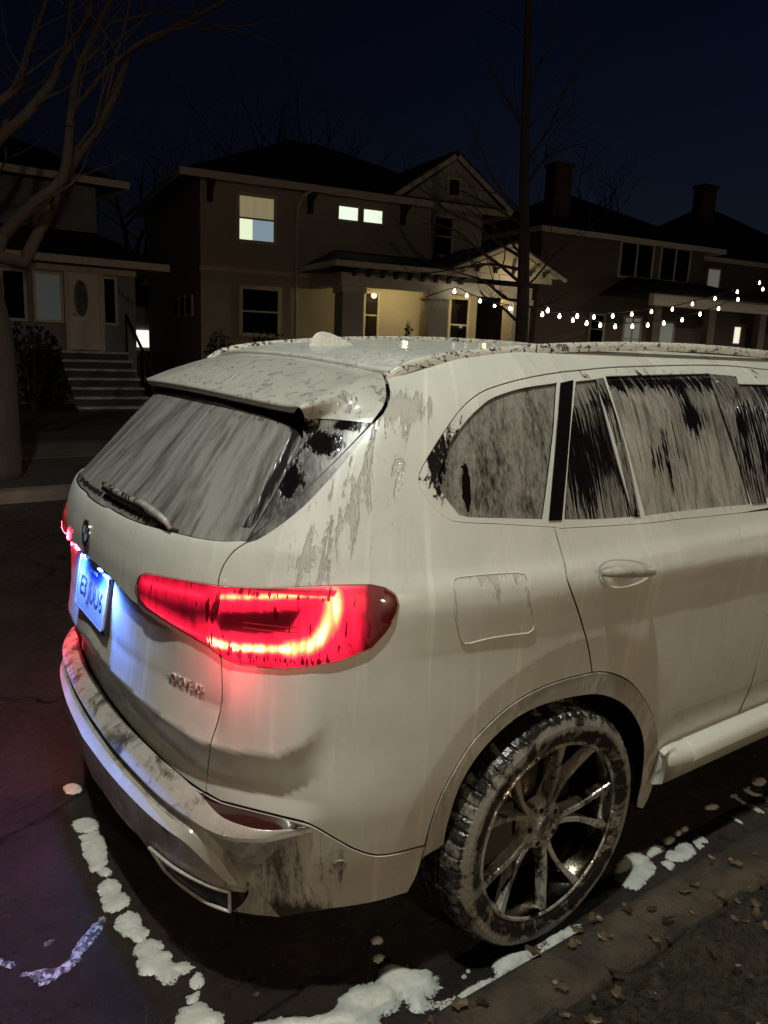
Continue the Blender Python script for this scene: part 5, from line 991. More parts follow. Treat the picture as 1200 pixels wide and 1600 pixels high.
LIMBS=[[(-0.28,7.3,2.17),(-0.06,7.3,2.65),(0.04,7.3,2.8),(0.28,7.3,3.09),(0.56,7.3,3.39),(0.7,7.3,4.01),(0.88,7.3,4.63),(1.21,7.3,5.34),(1.4,7.3,5.77)],[(-0.17,7.3,3.48),(-0.0,7.3,3.72),(0.2,7.3,3.92),(0.5,7.3,4.32),(0.68,7.3,4.65),(1.0,7.3,5.19),(1.08,7.3,5.56)],[(-0.08,7.3,3.99),(0.02,7.3,4.07),(0.22,7.3,4.3),(0.36,7.3,4.67),(0.54,7.3,5.17),(0.62,7.3,5.46)],[(0.11,7.3,2.34),(0.22,7.3,2.55),(0.51,7.3,3.09),(0.74,7.3,3.62),(0.99,7.3,4.03),(1.26,7.3,4.58),(1.45,7.3,4.92),(1.97,7.3,5.31),(2.53,7.3,5.68),(2.94,7.3,6.0)],[(0.76,7.3,4.15),(1.12,7.3,4.61),(1.45,7.3,4.92),(1.82,7.3,5.14),(2.29,7.3,5.33),(2.78,7.3,5.43)],[(1.2,7.3,5.12),(1.49,7.3,5.22),(1.75,7.3,5.34),(2.13,7.3,5.51),(2.45,7.3,5.66)],[(0.51,7.3,3.07),(0.48,7.3,3.18),(0.51,7.3,3.39)],[(1.97,7.3,5.31),(2.33,7.3,5.39),(2.78,7.3,5.43),(3.29,7.3,5.63),(3.84,7.3,5.94)],[(2.37,7.3,5.37),(2.86,7.3,5.35),(3.39,7.3,5.25),(4.14,7.3,5.38)],[(0.88,7.3,4.63),(1.13,7.3,4.91),(1.2,7.3,5.12),(1.39,7.3,5.39)]]
LIMBS_R=[[(7.66,7.3,3.26),(7.19,7.3,3.41),(6.63,7.3,3.64),(6.11,7.3,3.76),(5.67,7.3,3.97),(5.38,7.3,4.02)],[(7.63,7.3,3.06),(7.09,7.3,3.09),(6.56,7.3,2.99),(6.06,7.3,2.88),(5.57,7.3,2.83)],[(7.68,7.3,2.56),(7.28,7.3,2.58),(6.71,7.3,2.79),(6.19,7.3,2.84),(5.69,7.3,2.89)],[(7.69,7.3,2.86),(7.22,7.3,3.12),(6.79,7.3,3.32),(6.45,7.3,3.52),(6.13,7.3,3.58),(5.82,7.3,3.59)],[(7.61,7.3,3.95),(7.11,7.3,4.26),(6.8,7.3,4.68),(6.44,7.3,5.15)],[(7.6,7.3,4.62),(7.98,7.3,5.25),(8.19,7.3,5.95),(8.54,7.3,6.68)],[(7.61,7.3,4.24),(8.18,7.3,4.81),(8.75,7.3,5.1),(9.67,7.3,5.45)],[(7.69,7.3,2.46),(8.09,7.3,2.5),(8.46,7.3,2.61)],[(7.68,7.3,2.25),(7.29,7.3,2.43),(6.94,7.3,2.51),(6.66,7.3,2.64)],[(7.54,7.3,5.17),(7.09,7.3,5.81),(6.76,7.3,6.43)]]
# ================================================================ LAMPS OUT OF VIEW, SOME ADDED
def point(name,loc,e,col,size,parent=None):
    l=bpy.data.lights.new(name,'POINT');l.energy=e;l.color=col;l.shadow_soft_size=size
    o=bpy.data.objects.new(name,l);C.objects.link(o);o.location=loc;o.parent=parent;return o
steel=plain('lamp_steel',(.12,.12,.12),.5,.6)
def street_lamp(x,y,e,label):
    sl_=empty('street_lamp',(x,y,0),label=label,cat='street lamp',group='street lamps along the near kerb')
    MB().tube([(0,0,0),(0,0,1),(0,0,7.2)],[.11,.09,.06],14).build('pole',steel,sl_,True)
    MB().tube([(0,0,7.1),(.1,.3,7.6),(.4,.9,7.8),(.68,1.35,7.8)],.035,10).build('arm',steel,sl_,True)
    bevel(MB().box(.45,.95,1.20,1.75,7.72,7.82).build('lamp_head',steel,sl_),.02)
    MB().box(.50,.90,1.25,1.70,7.70,7.715).build('lamp_lens',bpy.data.materials.get('street_lamp_glass') or plain('street_lamp_glass',(.8,.8,.8),.4,emit=(.93,1,.93),es=40),sl_)
    l=bpy.data.lights.new('street_light','SPOT');l.energy=e;l.color=(.97,1,.90) if e<2000 else (1,.90,.74);l.shadow_soft_size=.10;l.spot_size=R(165);l.spot_blend=.7
    o=bpy.data.objects.new('street_light',l);C.objects.link(o);o.parent=sl_;o.location=(.70,1.30,7.55)
street_lamp(-3.2,-3.35,1330,'tall steel street lamp with a white head, just behind the suv')
street_lamp(25.5,-3.35,13000,'added warm lamp far ahead of the suv, out of view, brightens the house fronts')  # no known lamp here; added to brighten the house fronts
street_lamp(-26,-3.35,3000,'added warm lamp far behind the suv, out of view, brightens the house fronts')  # second added lamp, fills the fronts from the left
gl_=empty('post_lamp',(-1.6,-7.8,.11),label='black post lantern with a warm bulb on the verge behind the camera',cat='post lamp')
MB().tube([(0,0,0),(0,0,.3),(0,0,3.2)],[.07,.045,.04],12).build('post',steel,gl_,True)
MB().box(-.12,.12,-.12,.12,3.2,3.23).box(-.14,.14,-.14,.14,3.62,3.65).box(-.12,-.10,-.12,-.10,3.23,3.62).box(.10,.12,-.12,-.10,3.23,3.62).box(-.12,-.10,.10,.12,3.23,3.62).box(.10,.12,.10,.12,3.23,3.62).build('lantern_frame',steel,gl_)
MB().tube([(0,0,3.3),(0,0,3.38),(0,0,3.46)],[.03,.05,.02],12).build('bulb',plain('warm_bulb',(.8,.7,.5),.4,emit=(1,.78,.5),es=60),gl_,True)
point('post_light',(0,.05,3.42),660,(1,.77,.49),.06,gl_)
# ================================================================ GROUND, ROAD, KERBS, VERGES
gm=NT('night_grass');tc=gm.n('TexCoord');n1=gm.noise(tc.outputs['Object'],3,5,.6);n2=gm.noise(tc.outputs['Object'],40,4,.7)
gm.set('Base Color',gm.mix(n1,(.018,.013,.007),(.040,.030,.016)));gm.set('Roughness',.9);gm.bump(n2,.03)
tag(MB().box(-400,400,-400,400,-.4,-.03).build('ground',gm.m),kind='structure')
rm=NT('wet_asphalt');tc=rm.n('TexCoord');v=tc.outputs['Object'];n1=rm.noise(v,2.2,5,.6,.3);n2=rm.noise(v,300,2,.7);n3=rm.noise(v,18,4,.6)
vc=rm.n('TexVoronoi',feature='DISTANCE_TO_EDGE');mpv=rm.n('Mapping');rm.l(v,mpv.inputs[0]);mpv.inputs[3].default_value=(.35,.9,1);
wv=rm.n('MixRGB',blend_type='ADD');wv.inputs[0].default_value=.35;rm.l(mpv.outputs[0],wv.inputs[1]);nn3=rm.n('TexNoise');nn3.inputs['Scale'].default_value=3;rm.l(v,nn3.inputs['Vector']);rm.l(nn3.outputs['Color'],wv.inputs[2]);rm.l(wv.outputs[0],vc.inputs['Vector']);vc.inputs['Scale'].default_value=.7
ck=rm.ss(vc.outputs['Distance'],.002,.010);agg=rm.ss(n2,.62,.70)
basec=rm.mix(rm.ss(n1,.3,.7),(.016,.0100,.0085),(.034,.022,.019));basec=rm.mix(agg,basec,(.075,.06,.052));rm.set('Base Color',rm.mix(ck,(.004,.003,.003),basec));rm.set('Roughness',rm.ss(n3,.3,.7,.20,.50));rm.set('Specular IOR Level',.35);rm.bump(rm.math('ADD',n2,rm.math('MULTIPLY',n3,.5)),.007)
G=[[(x,y,.0-.02*((y-2.5)/3.7)**2*0) for y in (-1.10,2.5,6.25)] for x in (-60,0,60,120)]
tag(MB().grid(G).build('road',rm.m),kind='structure')
km=NT('stained_kerb');tc=km.n('TexCoord');v=tc.outputs['Object'];n1=km.noise(v,5,6,.65,.4);n2=km.noise(v,60,4,.7)
km.set('Base Color',km.mix(km.ss(n1,.35,.7),(.018,.013,.008),(.070,.052,.034)));km.set('Roughness',.75);km.bump(km.math('ADD',n1,n2),.012)
kb=MB();G=[]
for x in np.linspace(-12,30,85):
    G.append([(x,-1.068,.0),(x,-1.072,.085),(x,-1.085,.105),(x,-1.11,.112),(x,-1.24,.115),(x,-1.25,.06)])
kb.grid(G);tag(kb.build('kerb',km.m,None,True),kind='structure')
kb=MB();G=[[(x,6.2,0),(x,6.22,.12),(x,6.38,.13),(x,6.38,.05)] for x in (-60,120)];tag(kb.grid(G).build('far_kerb',plain('far_kerb_concrete',(.13,.10,.08),.8,nscale=2)),kind='structure')
rnd=random.Random(4)
# rough leaf-strewn verge at the near kerb
vm=NT('leafy_verge');tc=vm.n('TexCoord');v=tc.outputs['Object'];n1=vm.noise(v,6,6,.7,.6);n2=vm.noise(v,45,5,.7,.5)
vm.set('Base Color',vm.mix(vm.ss(vm.math('ADD',vm.math('MULTIPLY',n1,.6),vm.math('MULTIPLY',n2,.4)),.40,.62),(.006,.004,.0025),(.060,.042,.022)));vm.set('Roughness',vm.ss(n2,.3,.7,.35,.9));vm.bump(vm.math('ADD',n1,n2),.05)
G=[]
for x in np.linspace(-7,14,300):
    G.append([(x,y,.10+.012*math.sin(x*9+y*7)+.012*math.sin(x*23-y*31)+.008*math.sin(x*61+y*47)-(.04 if y>-1.24 else 0)) for y in np.r_[-1.235,np.linspace(-1.26,-3.6,50)]])
tag(MB().grid(G).build('verge',vm.m,None,True),kind='structure')
tag(MB().box(-60,120,-14,-3.6,-.02,.10).build('near_lawn',gm.m),kind='structure')
tag(MB().box(-60,120,6.38,8.6,-.02,.09).build('far_verge',plain('dark_turf',(.035,.020,.014),.9,nscale=6,bumpd=.02)),kind='structure')
tag(MB().box(-60,120,8.6,10.1,-.02,.10).build('pavement',plain('dark_paving',(.09,.07,.055),.8,nscale=2)),kind='structure')
tag(MB().box(-60,120,10.1,60,-.02,.09).build('front_lawns',plain('dark_lawn',(.028,.020,.013),.95,nscale=2,bumpd=.03)),kind='structure')
# fallen leaves: curled little leaf shapes scattered over kerb and verge
lv=MB()
def leaf(x,y,z,s,a,tilt):
    pts=[];n=11
    for k in range(n):
        t=2*math.pi*k/n;r=s*(1-.38*(k%2))*(1+.3*math.cos(t));pts.append((r*math.cos(t),r*.8*math.sin(t),.25*s*math.cos(2*t)+tilt*r*math.sin(t)))
    ca,sa=math.cos(a),math.sin(a);V=[(x+ca*p-sa*q,y+sa*p+ca*q,z+max(0,w)) for p,q,w in pts]+[(x,y,z+.002)]
    lv.add(V,[(k,(k+1)%n,n) for k in range(n)])
for i in range(260):
    y=-1.08-abs(rnd.gauss(0,.55));x=rnd.uniform(-1.2,3.5);leaf(x,y,.118+rnd.random()*.012,rnd.uniform(.010,.026),rnd.uniform(0,6.3),rnd.uniform(-.7,.7))
for i in range(30):
    leaf(rnd.uniform(-1.5,3),rnd.uniform(-1.05,-.6),.004,rnd.uniform(.008,.016),rnd.uniform(0,6.3),rnd.uniform(-.3,.3))
lm_=NT('dead_leaves');tc=lm_.n('TexCoord');n1=lm_.noise(tc.outputs['Object'],9,2,.5);lm_.set('Base Color',lm_.mix(lm_.ss(n1,.35,.7),(.022,.014,.007),(.10,.068,.034)));lm_.set('Roughness',.45)
tag(lv.build('fallen_leaves',lm_.m),kind='stuff',label='wet brown leaves scattered over the kerb and verge by the suv',cat='leaves')
# ================================================================ FOAM ON THE ROAD
fo=NT('foam_puddle');tc=fo.n('TexCoord');v=tc.outputs['Object'];n1=fo.noise(v,22,4,.6,.4);n2=fo.noise(v,160,3,.6)
ae=fo.n('Attribute',attribute_name='edge');em_=fo.ss(fo.math('ADD',fo.noise(v,120,4,.65,.6),fo.math('MULTIPLY',ae.outputs['Fac'],.22)),.70,.80);fo.set('Base Color',fo.mix(em_,fo.mix(fo.ss(n1,.3,.75),(.46,.47,.43),(.62,.63,.58)),(.05,.04,.036)));fo.set('Roughness',.42);fo.set('Subsurface Weight',.0);fo.bump(fo.math('ADD',fo.math('MULTIPLY',n1,1.),fo.math('MULTIPLY',n2,.08)),.006)
fl=NT('lacy_foam');tc=fl.n('TexCoord');v=tc.outputs['Object'];n1=fl.noise(v,55,5,.7,.8)
fl.set('Base Color',fl.mix(fl.ss(n1,.44,.60),(.04,.035,.035),(.50,.50,.50)));fl.set('Roughness',.5);fl.bump(n1,.008)
def dome(P,h,mat,seed):
    r=random.Random(seed);P=np.array(P,float)
    size_=np.hypot(*(P.max(0)-P.min(0)));P=crs(np.vstack([P,P[:1]]),7)[:-1];c=P.mean(0);P0=P.copy()
    size=np.hypot(*(P.max(0)-P.min(0)))
    for i in range(len(P)):   # ragged edge
        d=P[i]-c;P[i]=c+d*(1+.03*math.sin(i*.9+seed)+.03*math.sin(i*2.3+seed))+np.array([r.uniform(-1,1),r.uniform(-1,1)])*min(.0035,size_*.03)
    E=[(i,(i+1)%len(P)) for i in range(len(P))];st=max(.006,size/34);lo=P.min(0);hi=P.max(0)
    gx,gy=np.meshgrid(np.arange(lo[0],hi[0],st),np.arange(lo[1],hi[1],st));X=np.stack([gx.ravel(),gy.ravel()],-1);X=X[pip(P,X)];X=X[pdist(P,X)>st*.5]
    v,e,f,_,_,_=delaunay_2d_cdt([Vector(map(float,p)) for p in list(P)+list(X)],E,[],0,1e-6)
    v=np.array([(q.x,q.y) for q in v]);f=[t for t in f if len(t)==3];cc=v[np.array(f)].mean(1);k=pip(P,cc);f=[t for t,q in zip(f,k) if q]
    d=pdist(P,v);d[d<1e-6]=0
    w_=min(.03,size*.18);z=h*(1-np.exp(-d/w_*1.6))*(1+.22*np.sin(v[:,0]*45+seed)*np.sin(v[:,1]*38+seed*2))
    z=np.where(d<1e-5,.0015,.0025+z)
    V=[(a,b,c_) for (a,b),c_ in zip(v,z)]
    m=mesh('foam_blob',V,f,mat,None,True,attrs={'edge':np.exp(-d/.008)});
    me=m.data
    if sum(p.normal.z for p in me.polygons)<0: me.flip_normals()
    return m
names=['small round foam spot behind the bumper, nearest the far kerb','oval foam spot at the head of the foam trail behind the bumper','ragged foam patch just below the oval spot at the head of the trail','small oval foam spot between two ragged patches of the trail','lobed foam patch in the middle of the trail behind the bumper','foam patch below the exhaust corner, with a smaller lobe at its right','large fringed foam patch in the trail, lower left of the photo','little foam spot just right of the large fringed patch','faint thin foam spot near the bottom edge of the photo','big foam splash cut by the bottom edge below the trail','wide bubbly foam puddle below the rear bumper corner','long foam strip squeezed between the rear tyre and the kerb','dim round foam drop under the car, the farther of two','dim round foam drop under the car, the nearer of two','tiny foam drop beside the rear tyre','tiny foam drop nearest the kerb strip','foam patch just ahead of the rear tyre, half in shadow','stepped foam patch touching the one ahead of the tyre','round foam spot ahead of the rear tyre','small round foam spot, second in the row of three','small round foam spot, farthest in the row of three','broad lobed foam patch near the kerb ahead of the tyre','small ragged foam patch on the kerb side of the broad one','pinkish ragged foam patch ahead of the broad one','brown oval foam drop under the sill','thin foam streak under the running board, left of the longer ones','long foam streak under the running board at the photo edge','round brownish foam drop under the running board','faint short foam streak near the kerb','bluish lacy foam trail curving away behind the bumper','small bluish foam scrap at the left edge of the photo','small bluish foam fleck above the lacy trail']
for i,P in enumerate(BLOBS):
    big=i in(6,9,10,16,21)
    o=dome(P,.026 if i in(10,11) else .014 if big else .008,fl.m if i>=29 else fo.m,i)
    tag(o,names[i] if i<len(names) else 'foam spot on the road','foam patch','foam patches on the road')
# ================================================================ HOUSES
def nm_(name,c,**k): return plain(name,c,k.pop('rough',.85),**k)
stucco=nm_('grey_stucco',(.36,.33,.27),nscale=30,namp=.12,bumpd=.01);trimw=nm_('white_trim',(.52,.46,.38),nscale=8,namp=.1)
shing=nm_('dark_shingles',(.035,.022,.018),nscale=12,namp=.4,bumpd=.03);brick=nm_('dark_brick',(.07,.035,.025),nscale=14,namp=.4,bumpd=.02)
dwin=plain('dark_pane',(.006,.005,.006),.05);grey=siding('grey_siding',(.20,.20,.205));brown=siding('brown_shingle',(.15,.115,.09),.18)
steps_=nm_('painted_steps',(.42,.42,.44),nscale=6)
def lit(name,c,e): return plain(name,(.3,.3,.3),.6,emit=c,es=e)
def window(par,x0,x1,z0,z1,y=0,fw=.10,pane=dwin,mid=True,lower=None,frame=trimw,mull=0):
    f=MB();d=.05;yy=y-.05
    f.box(x0-fw,x0,yy,y+.02,z0-fw,z1+fw).box(x1,x1+fw,yy,y+.02,z0-fw,z1+fw).box(x0,x1,yy-.002,y+.02,z1,z1+fw).box(x0,x1,yy-.02,y+.02,z0-fw,z0)
    if mid:f.box(x0,x1,yy+.012,y+.01,(z0+z1)/2-.025,(z0+z1)/2+.025)
    for k in range(mull):
        xm=x0+(x1-x0)*(k+1)/(mull+1);f.box(xm-.035,xm+.035,yy+.005,y+.01,z0,z1)
    w=f.build('window',frame,par)
    zm=(z0+z1)/2
    if lower is None: MB().box(x0,x1,y-.02,y-.006,z0,z1).build('pane',pane,w)
    else:
        MB().box(x0,x1,y-.02,y-.006,zm,z1).build('pane',pane,w)
        xs_=x0
        for fr_,mt in lower: MB().box(xs_,xs_+(x1-x0)*fr_,y-.02,y-.006,z0,zm).build('pane',mt,w);xs_+=(x1-x0)*fr_
    return w
def hip(x0,x1,y0,y1,z,rise,ridge=None,th=.05,name='roof',par=None,mat=shing,fascia=trimw):
    hw=(y1-y0)/2;rx0=x0+hw*.95;rx1=x1-hw*.95
    if rx1<rx0:rx0=rx1=(x0+x1)/2
    ym=(y0+y1)/2;V=[(x0,y0,z),(x1,y0,z),(x1,y1,z),(x0,y1,z),(rx0,ym,z+rise),(rx1,ym,z+rise)]
    r=mesh(name,V,[(0,1,5,4),(1,2,5),(2,3,4,5),(3,0,4),(3,2,1,0)],mat,par)
    f=MB().box(x0-.02,x1+.02,y0-.03,y0,z-.16,z+.03).box(x0-.03,x0-.001,y0,y1,z-.16,z+.03).box(x1+.001,x1+.03,y0,y1,z-.16,z+.03)
    f.build('fascia',fascia,r);return r
def corbel(par,x,y,z,w_=.12,d=.45,h=.45,mat=None):
    b=MB();b.prism([(x-w_/2,y,z),(x-w_/2,y-d,z),(x-w_/2,y-d,z-h*.2),(x-w_/2,y-d*.35,z-h*.45),(x-w_/2,y-d*.2,z-h),(x-w_/2,y,z-h)],(w_,0,0));return b.build('bracket',mat or nm_('dark_bracket',(.03,.022,.018)),par)
# -- main house
h=empty('stucco_house',(6.6,18.9,0),R(-8.7),label='two storey stucco house with lit upstairs window and glowing porch, across the street',cat='house')
MB().box(.2,9.25,0,8.6,0,6.0).build('wall',stucco,h)
MB().box(.16,3.35,-.05,-.001,3.58,3.70).build('trim_band',trimw,h)
hip(-.45,9.9,-.62,9.2,6.02,2.3,par=h)
MB().tube([(2.95,-.10,1.2),(2.95,-.10,5.45),(3.0,-.35,5.75),(3.2,-.58,5.92)],.05,8).build('downspout',trimw,h,True)
for x in(.45,3.35,6.35):corbel(h,x,-.001,5.98,.14,.5,.62)
tan=NT('lit_blind');tc=tan.n('TexCoord');nb=tan.noise(tc.outputs['Object'],1,2,.5,0,sc=(9,1,.4));tan.set('Base Color',(.3,.25,.2));tan.l(tan.mix(nb,(.30,.24,.12),(.44,.36,.20)),tan.b.inputs['Emission Color']);tan.set('Emission Strength',.55)
wA=lit('lit_wall_room',(.85,.92,.62),.95);wB=lit('blue_curtain',(.30,.42,.50),.62);wC=lit('bright_bathroom',(.88,1.,.80),1.0)
window(h,1.28,2.27,4.48,5.63,pane=tan.m,lower=[(.38,wA),(.62,wB)])
window(h,4.25,4.86,5.32,5.68,pane=wC,mid=False,fw=.07);window(h,5.05,5.66,5.32,5.68,pane=wC,mid=False,fw=.07)
window(h,1.38,2.42,1.94,3.15,fw=.11);window(h,7.50,8.10,4.62,5.72)
for x in(.0,):
    # small windows in the left side wall
    for k in range(3):
        y=1.3+k*.9;f=MB().box(.14,.199,y-.35,y+.35,2.35,2.95);fw_=f.build('window',trimw,h);MB().box(.12,.139,y-.28,y+.28,2.42,2.88).build('pane',dwin,fw_)
# gable over the right half
g=MB().prism([(6.15,-.30,6.05),(9.9,-.30,6.05),(7.98,-.30,7.38)],(0,3.2,0)).build('gable',stucco,h)
def rake(a,b,y,w_,d,mat,par):
    a=np.array([a[0],y,a[1]]);b=np.array([b[0],y,b[1]]);t=b-a;t/=np.linalg.norm(t);n_=np.array([-t[2],0,t[0]])
    if n_[2]<0:n_=-n_
    return MB().prism([a,b,b+n_*w_,a+n_*w_],(0,d,0)).build('rake_board',mat,par)
rake((5.95,6.04),(7.98,7.42),-.36,.14,.05,trimw,g);rake((7.98,7.42),(10.1,6.02),-.36,.14,.05,trimw,g)
rs=MB().prism([(5.9,-.34,6.18),(7.98,-.34,7.60),(7.98,-.34,7.66),(5.8,-.34,6.2)],(0,3.6,0)).prism([(10.15,-.34,6.16),(7.98,-.34,7.60),(7.98,-.34,7.66),(10.25,-.34,6.18)],(0,3.6,0));rs.build('roof',shing,h)
window(h,7.75,8.10,6.35,6.80,y=-.31,mid=False,fw=.08)
MB().box(-.0,.7,5.5,6.1,6.,8.9).build('chimney',brick,h) if 0 else None
# porch
MB().box(3.3,9.7,-2.45,-.001,.0,.9).build('porch_floor',nm_('porch_floor_paint',(.2,.18,.15)),h)
MB().box(3.4,9.65,-2.40,-2.12,3.28,3.62).build('porch_beam',trimw,h);MB().box(3.4,3.68,-2.12,-.001,3.28,3.62).build('porch_beam',trimw,h)
MB().box(3.69,9.65,-2.11,-.001,3.55,3.60).build('porch_ceiling',nm_('porch_ceiling_paint',(.55,.48,.34)),h)
pr=mesh('porch_roof',[(3.05,-2.85,3.86),(9.95,-2.85,3.86),(9.95,-.002,4.45),(4.2,-.002,4.45),(3.05,-.002,3.86)],[(0,1,2,3),(0,3,4),(0,4,2,1)],shing,h)
MB().box(3.03,9.97,-2.90,-2.86,3.72,3.87).box(3.0,3.04,-2.86,-.002,3.72,3.87).build('porch_fascia',trimw,pr)
for k in range(9):corbel(h,3.75+.42*k,-2.401,3.74,.10,.36,.20)
pg=MB().prism([(6.75,-2.95,3.88),(10.2,-2.95,3.88),(8.45,-2.95,4.62)],(0,.25,0)).build('porch_gable',nm_('cream_gable',(.62,.54,.38)),h)
rake((6.55,3.84),(8.45,4.66),-3.02,.10,.06,trimw,pg);rake((8.45,4.66),(10.4,3.80),-3.02,.10,.06,trimw,pg)
MB().prism([(6.5,-3.05,3.95),(8.45,-3.05,4.78),(8.45,-3.05,4.82),(6.4,-3.05,3.96)],(0,3.0,0)).prism([(10.45,-3.05,3.91),(8.45,-3.05,4.78),(8.45,-3.05,4.82),(10.5,-3.05,3.93)],(0,3.0,0)).build('porch_gable_roof',shing,h)
for x in(7.3,7.9,8.5,9.1,9.6):corbel(h,x,-2.951,4.05+.0*x,.08,.25,.16)
for x in(3.45,6.12,9.0):
    cl=MB().box(x,x+.62,-2.42,-1.85,.9,3.22).build('porch_column',stucco,h);MB().box(x-.05,x+.67,-2.47,-1.80,3.10,3.27).build('column_cap',trimw,cl)
window(h,5.22,5.62,2.0,3.28,y=0,fw=.07);window(h,8.25,8.88,1.7,3.30,fw=.08)
dr=MB().box(7.10,7.95,-.06,-.001,.9,3.42).build('door',nm_('cream_door',(.55,.5,.36)),h)
plamp=MB().box(5.9,6.1,-1.2,-1.0,3.40,3.549).build('porch_ceiling_lamp',lit('porch_lamp_glass',(1,.80,.35),6),h)
point('porch_light',(6.0,-1.1,3.3),35,(1,.78,.36),.08,h);point('porch_light',(8.7,-1.3,3.3),35*.8,(1,.78,.36),.08,h);point('porch_light',(8.4,-3.6,3.5),35*.55,(1,.84,.55),.06,h)
# small chair on the porch
ch=empty('porch_chair',(0,0,0),label='small slatted wooden chair on the lit porch of the stucco house',cat='chair')
cm_=nm_('chair_wood',(.05,.04,.03));loc=h.matrix_basis
hm_=Matrix.Translation((6.6,18.9,0))@Matrix.Rotation(R(-8.7),4,'Z')
ch.location=hm_@Vector((8.75,-1.7,.9));ch.rotation_euler=(0,0,R(-8.7))
MB().box(-.24,.24,-.22,.22,.42,.46).build('seat',cm_,ch)
bk=MB().box(-.24,.24,.20,.24,1.0,1.05).build('backrest',cm_,ch)
for k in range(5):MB().box(-.20+.09*k,-.17+.09*k,.20,.23,.46,1.0).build('slat',cm_,ch)
for a,b in((-1,-1),(1,-1),(-1,1),(1,1)):MB().box(a*.22-.02,a*.22+.02,b*.20-.02,b*.20+.02,0,.42).build('leg',cm_,ch)
# -- left house
lh=empty('grey_house',(0,0,0),label='dark grey house with an oval glass front door above a flight of steps',cat='house')
MB().box(-6,4.4,17.0,19.2,0,3.32).build('wall',grey,lh);MB().box(-8,4.0,18.7,27,0,5.3).build('wall',grey,lh)
rl=mesh('roof',[(-8.6,17.9,5.36),(4.55,17.9,5.36),(4.55,27.6,5.36),(-8.6,27.6,5.36),(-3,22.7,7.6),(.2,22.7,7.6)],[(0,1,5,4),(1,2,5),(2,3,4,5),(3,0,4),(3,2,1,0)],shing,lh)
MB().box(-8.6,4.6,17.86,17.9,5.22,5.38).box(4.55,4.6,17.9,27.6,5.22,5.38).build('fascia',trimw,rl)
r2=mesh('porch_roof',[(-6.6,16.4,3.38),(5.0,16.4,3.38),(5.0,19.3,3.38),(4.0,18.699,4.2),(-6.6,18.699,4.2)],[(0,1,3,4),(1,2,3),(0,2,1)],shing,lh)
MB().box(-6.6,5.04,16.36,16.399,3.24,3.40).box(5.001,5.04,16.4,19.2,3.24,3.40).build('fascia',trimw,r2)
MB().box(-6,4.42,16.96,16.999,3.10,3.23).build('trim_band',trimw,lh)
dr=MB().box(2.87,3.53,16.93,16.999,1.35,3.09).build('door',nm_('cream_front_door',(.60,.52,.45)),lh)
ov=MB().prism([(3.12+.13*math.cos(t),16.925,2.52+.38*math.sin(t)) for t in np.linspace(0,2*math.pi,28,endpoint=False)],(0,.004,0)).build('oval_glass',nm_('leaded_glass',(.10,.11,.11),rough=.2,nscale=25,namp=.8),dr)
P=[(3.12+.145*math.cos(t),16.92,2.52+.40*math.sin(t)) for t in np.linspace(0,2*math.pi,28)];MB().tube(P,.018,6,False).build('oval_rim',grey,dr,True)
MB().box(2.76,2.87,16.92,16.999,1.30,3.10).box(3.53,3.63,16.92,16.999,1.30,3.10).build('door_frame',trimw,lh)
MB().tube([(2.95,16.90,2.15),(2.95,16.88,2.15)],.03,8).build('door_knob',steel,dr)
window(lh,3.66,3.90,2.0,3.0,y=17,fw=.06,mid=False);window(lh,2.16,2.68,2.0,3.0,y=17,fw=.06,mid=False,pane=lit('dim_teal_blind',(.30,.38,.36),.06));window(lh,1.50,1.90,2.0,3.0,y=17,fw=.06,mid=False)
tgx=text_mesh('3603',.20,.01,'house_number',nm_('number_metal',(.05,.04,.05)),lh,lambda x,y,z:(4.15+x*.75,16.97-z,2.62-x*.75+y*.9),space=1.3)
st=empty('front_steps',(3.3,16.95,0),label='grey wooden steps leading up to the oval glass door',cat='steps')
for k in range(7):
    z=1.33-.19*k
    if z>.1:
        MB().box(-.80,.80,-.28*(k+1)-.03,-.28*k,z-.05,z).build('tread',steps_,st);MB().box(-.79,.79,-.28*(k+1)+.02,-.28*(k+1)+.04,z-.19,z-.05).build('riser',nm_('riser_dark',(.06,.06,.065)),st)
hr=MB().tube([(.84,-.02,2.2),(.84,-1.9,.95)],.035,8).tube([(.84,-1.9,.95),(.84,-1.9,0)],.035,8).tube([(.84,-.02,2.2),(.84,-.02,1.3)],.03,8)
hr.build('handrail',nm_('black_handrail',(.02,.018,.016)),st,True)
# -- right house
def rhouse(P,A,W_,name,label,wallm,wins,zt=6.05,rise=2.5,depth=8,chx=None,porch=None,chm=brick,x0=0):
    h=empty(name,(P[0],P[1],0),R(A),label=label,cat='house')
    MB().box(x0,W_,0,depth,0,zt).build('wall',wallm,h);hip(x0-.5,W_+.55,-.55,depth+.5,zt,rise,par=h)
    for w_ in wins:window(h,*w_[:4],**(w_[4] if len(w_)>4 else {}))
    if chx:
        c=MB().box(chx[0],chx[1],chx[2],chx[2]+.6,zt-1,chx[3]).box(chx[0]-.06,chx[1]+.06,chx[2]-.06,chx[2]+.66,chx[3]+.001,chx[3]+.14);c.build('chimney',chm,h)
    if porch:
        a,b=porch;MB().box(a,b,-2.5,-2.25,3.55,3.95).build('porch_beam',trimw,h)
        mesh('porch_roof',[(a-.4,-2.9,3.96),(b+.4,-2.9,3.96),(b-1,-.002,4.75),(a+1,-.002,4.75),(a-.4,-.002,3.96),(b+.4,-.002,3.96)],[(0,1,2,3),(0,3,4),(1,5,2),(0,4,5,1)],shing,h)
        for x in np.linspace(a+.1,b-.4,3):MB().box(x,x+.35,-2.48,-2.2,.8,3.54).build('porch_column',brown,h)
        MB().box(a,b,-2.5,-.001,0,.8).build('porch_floor',brown,h)
    return h
glint=lit('pane_reflection_glow',(.62,.66,.52),.14)  # reflections in the panes put in as a weak glow
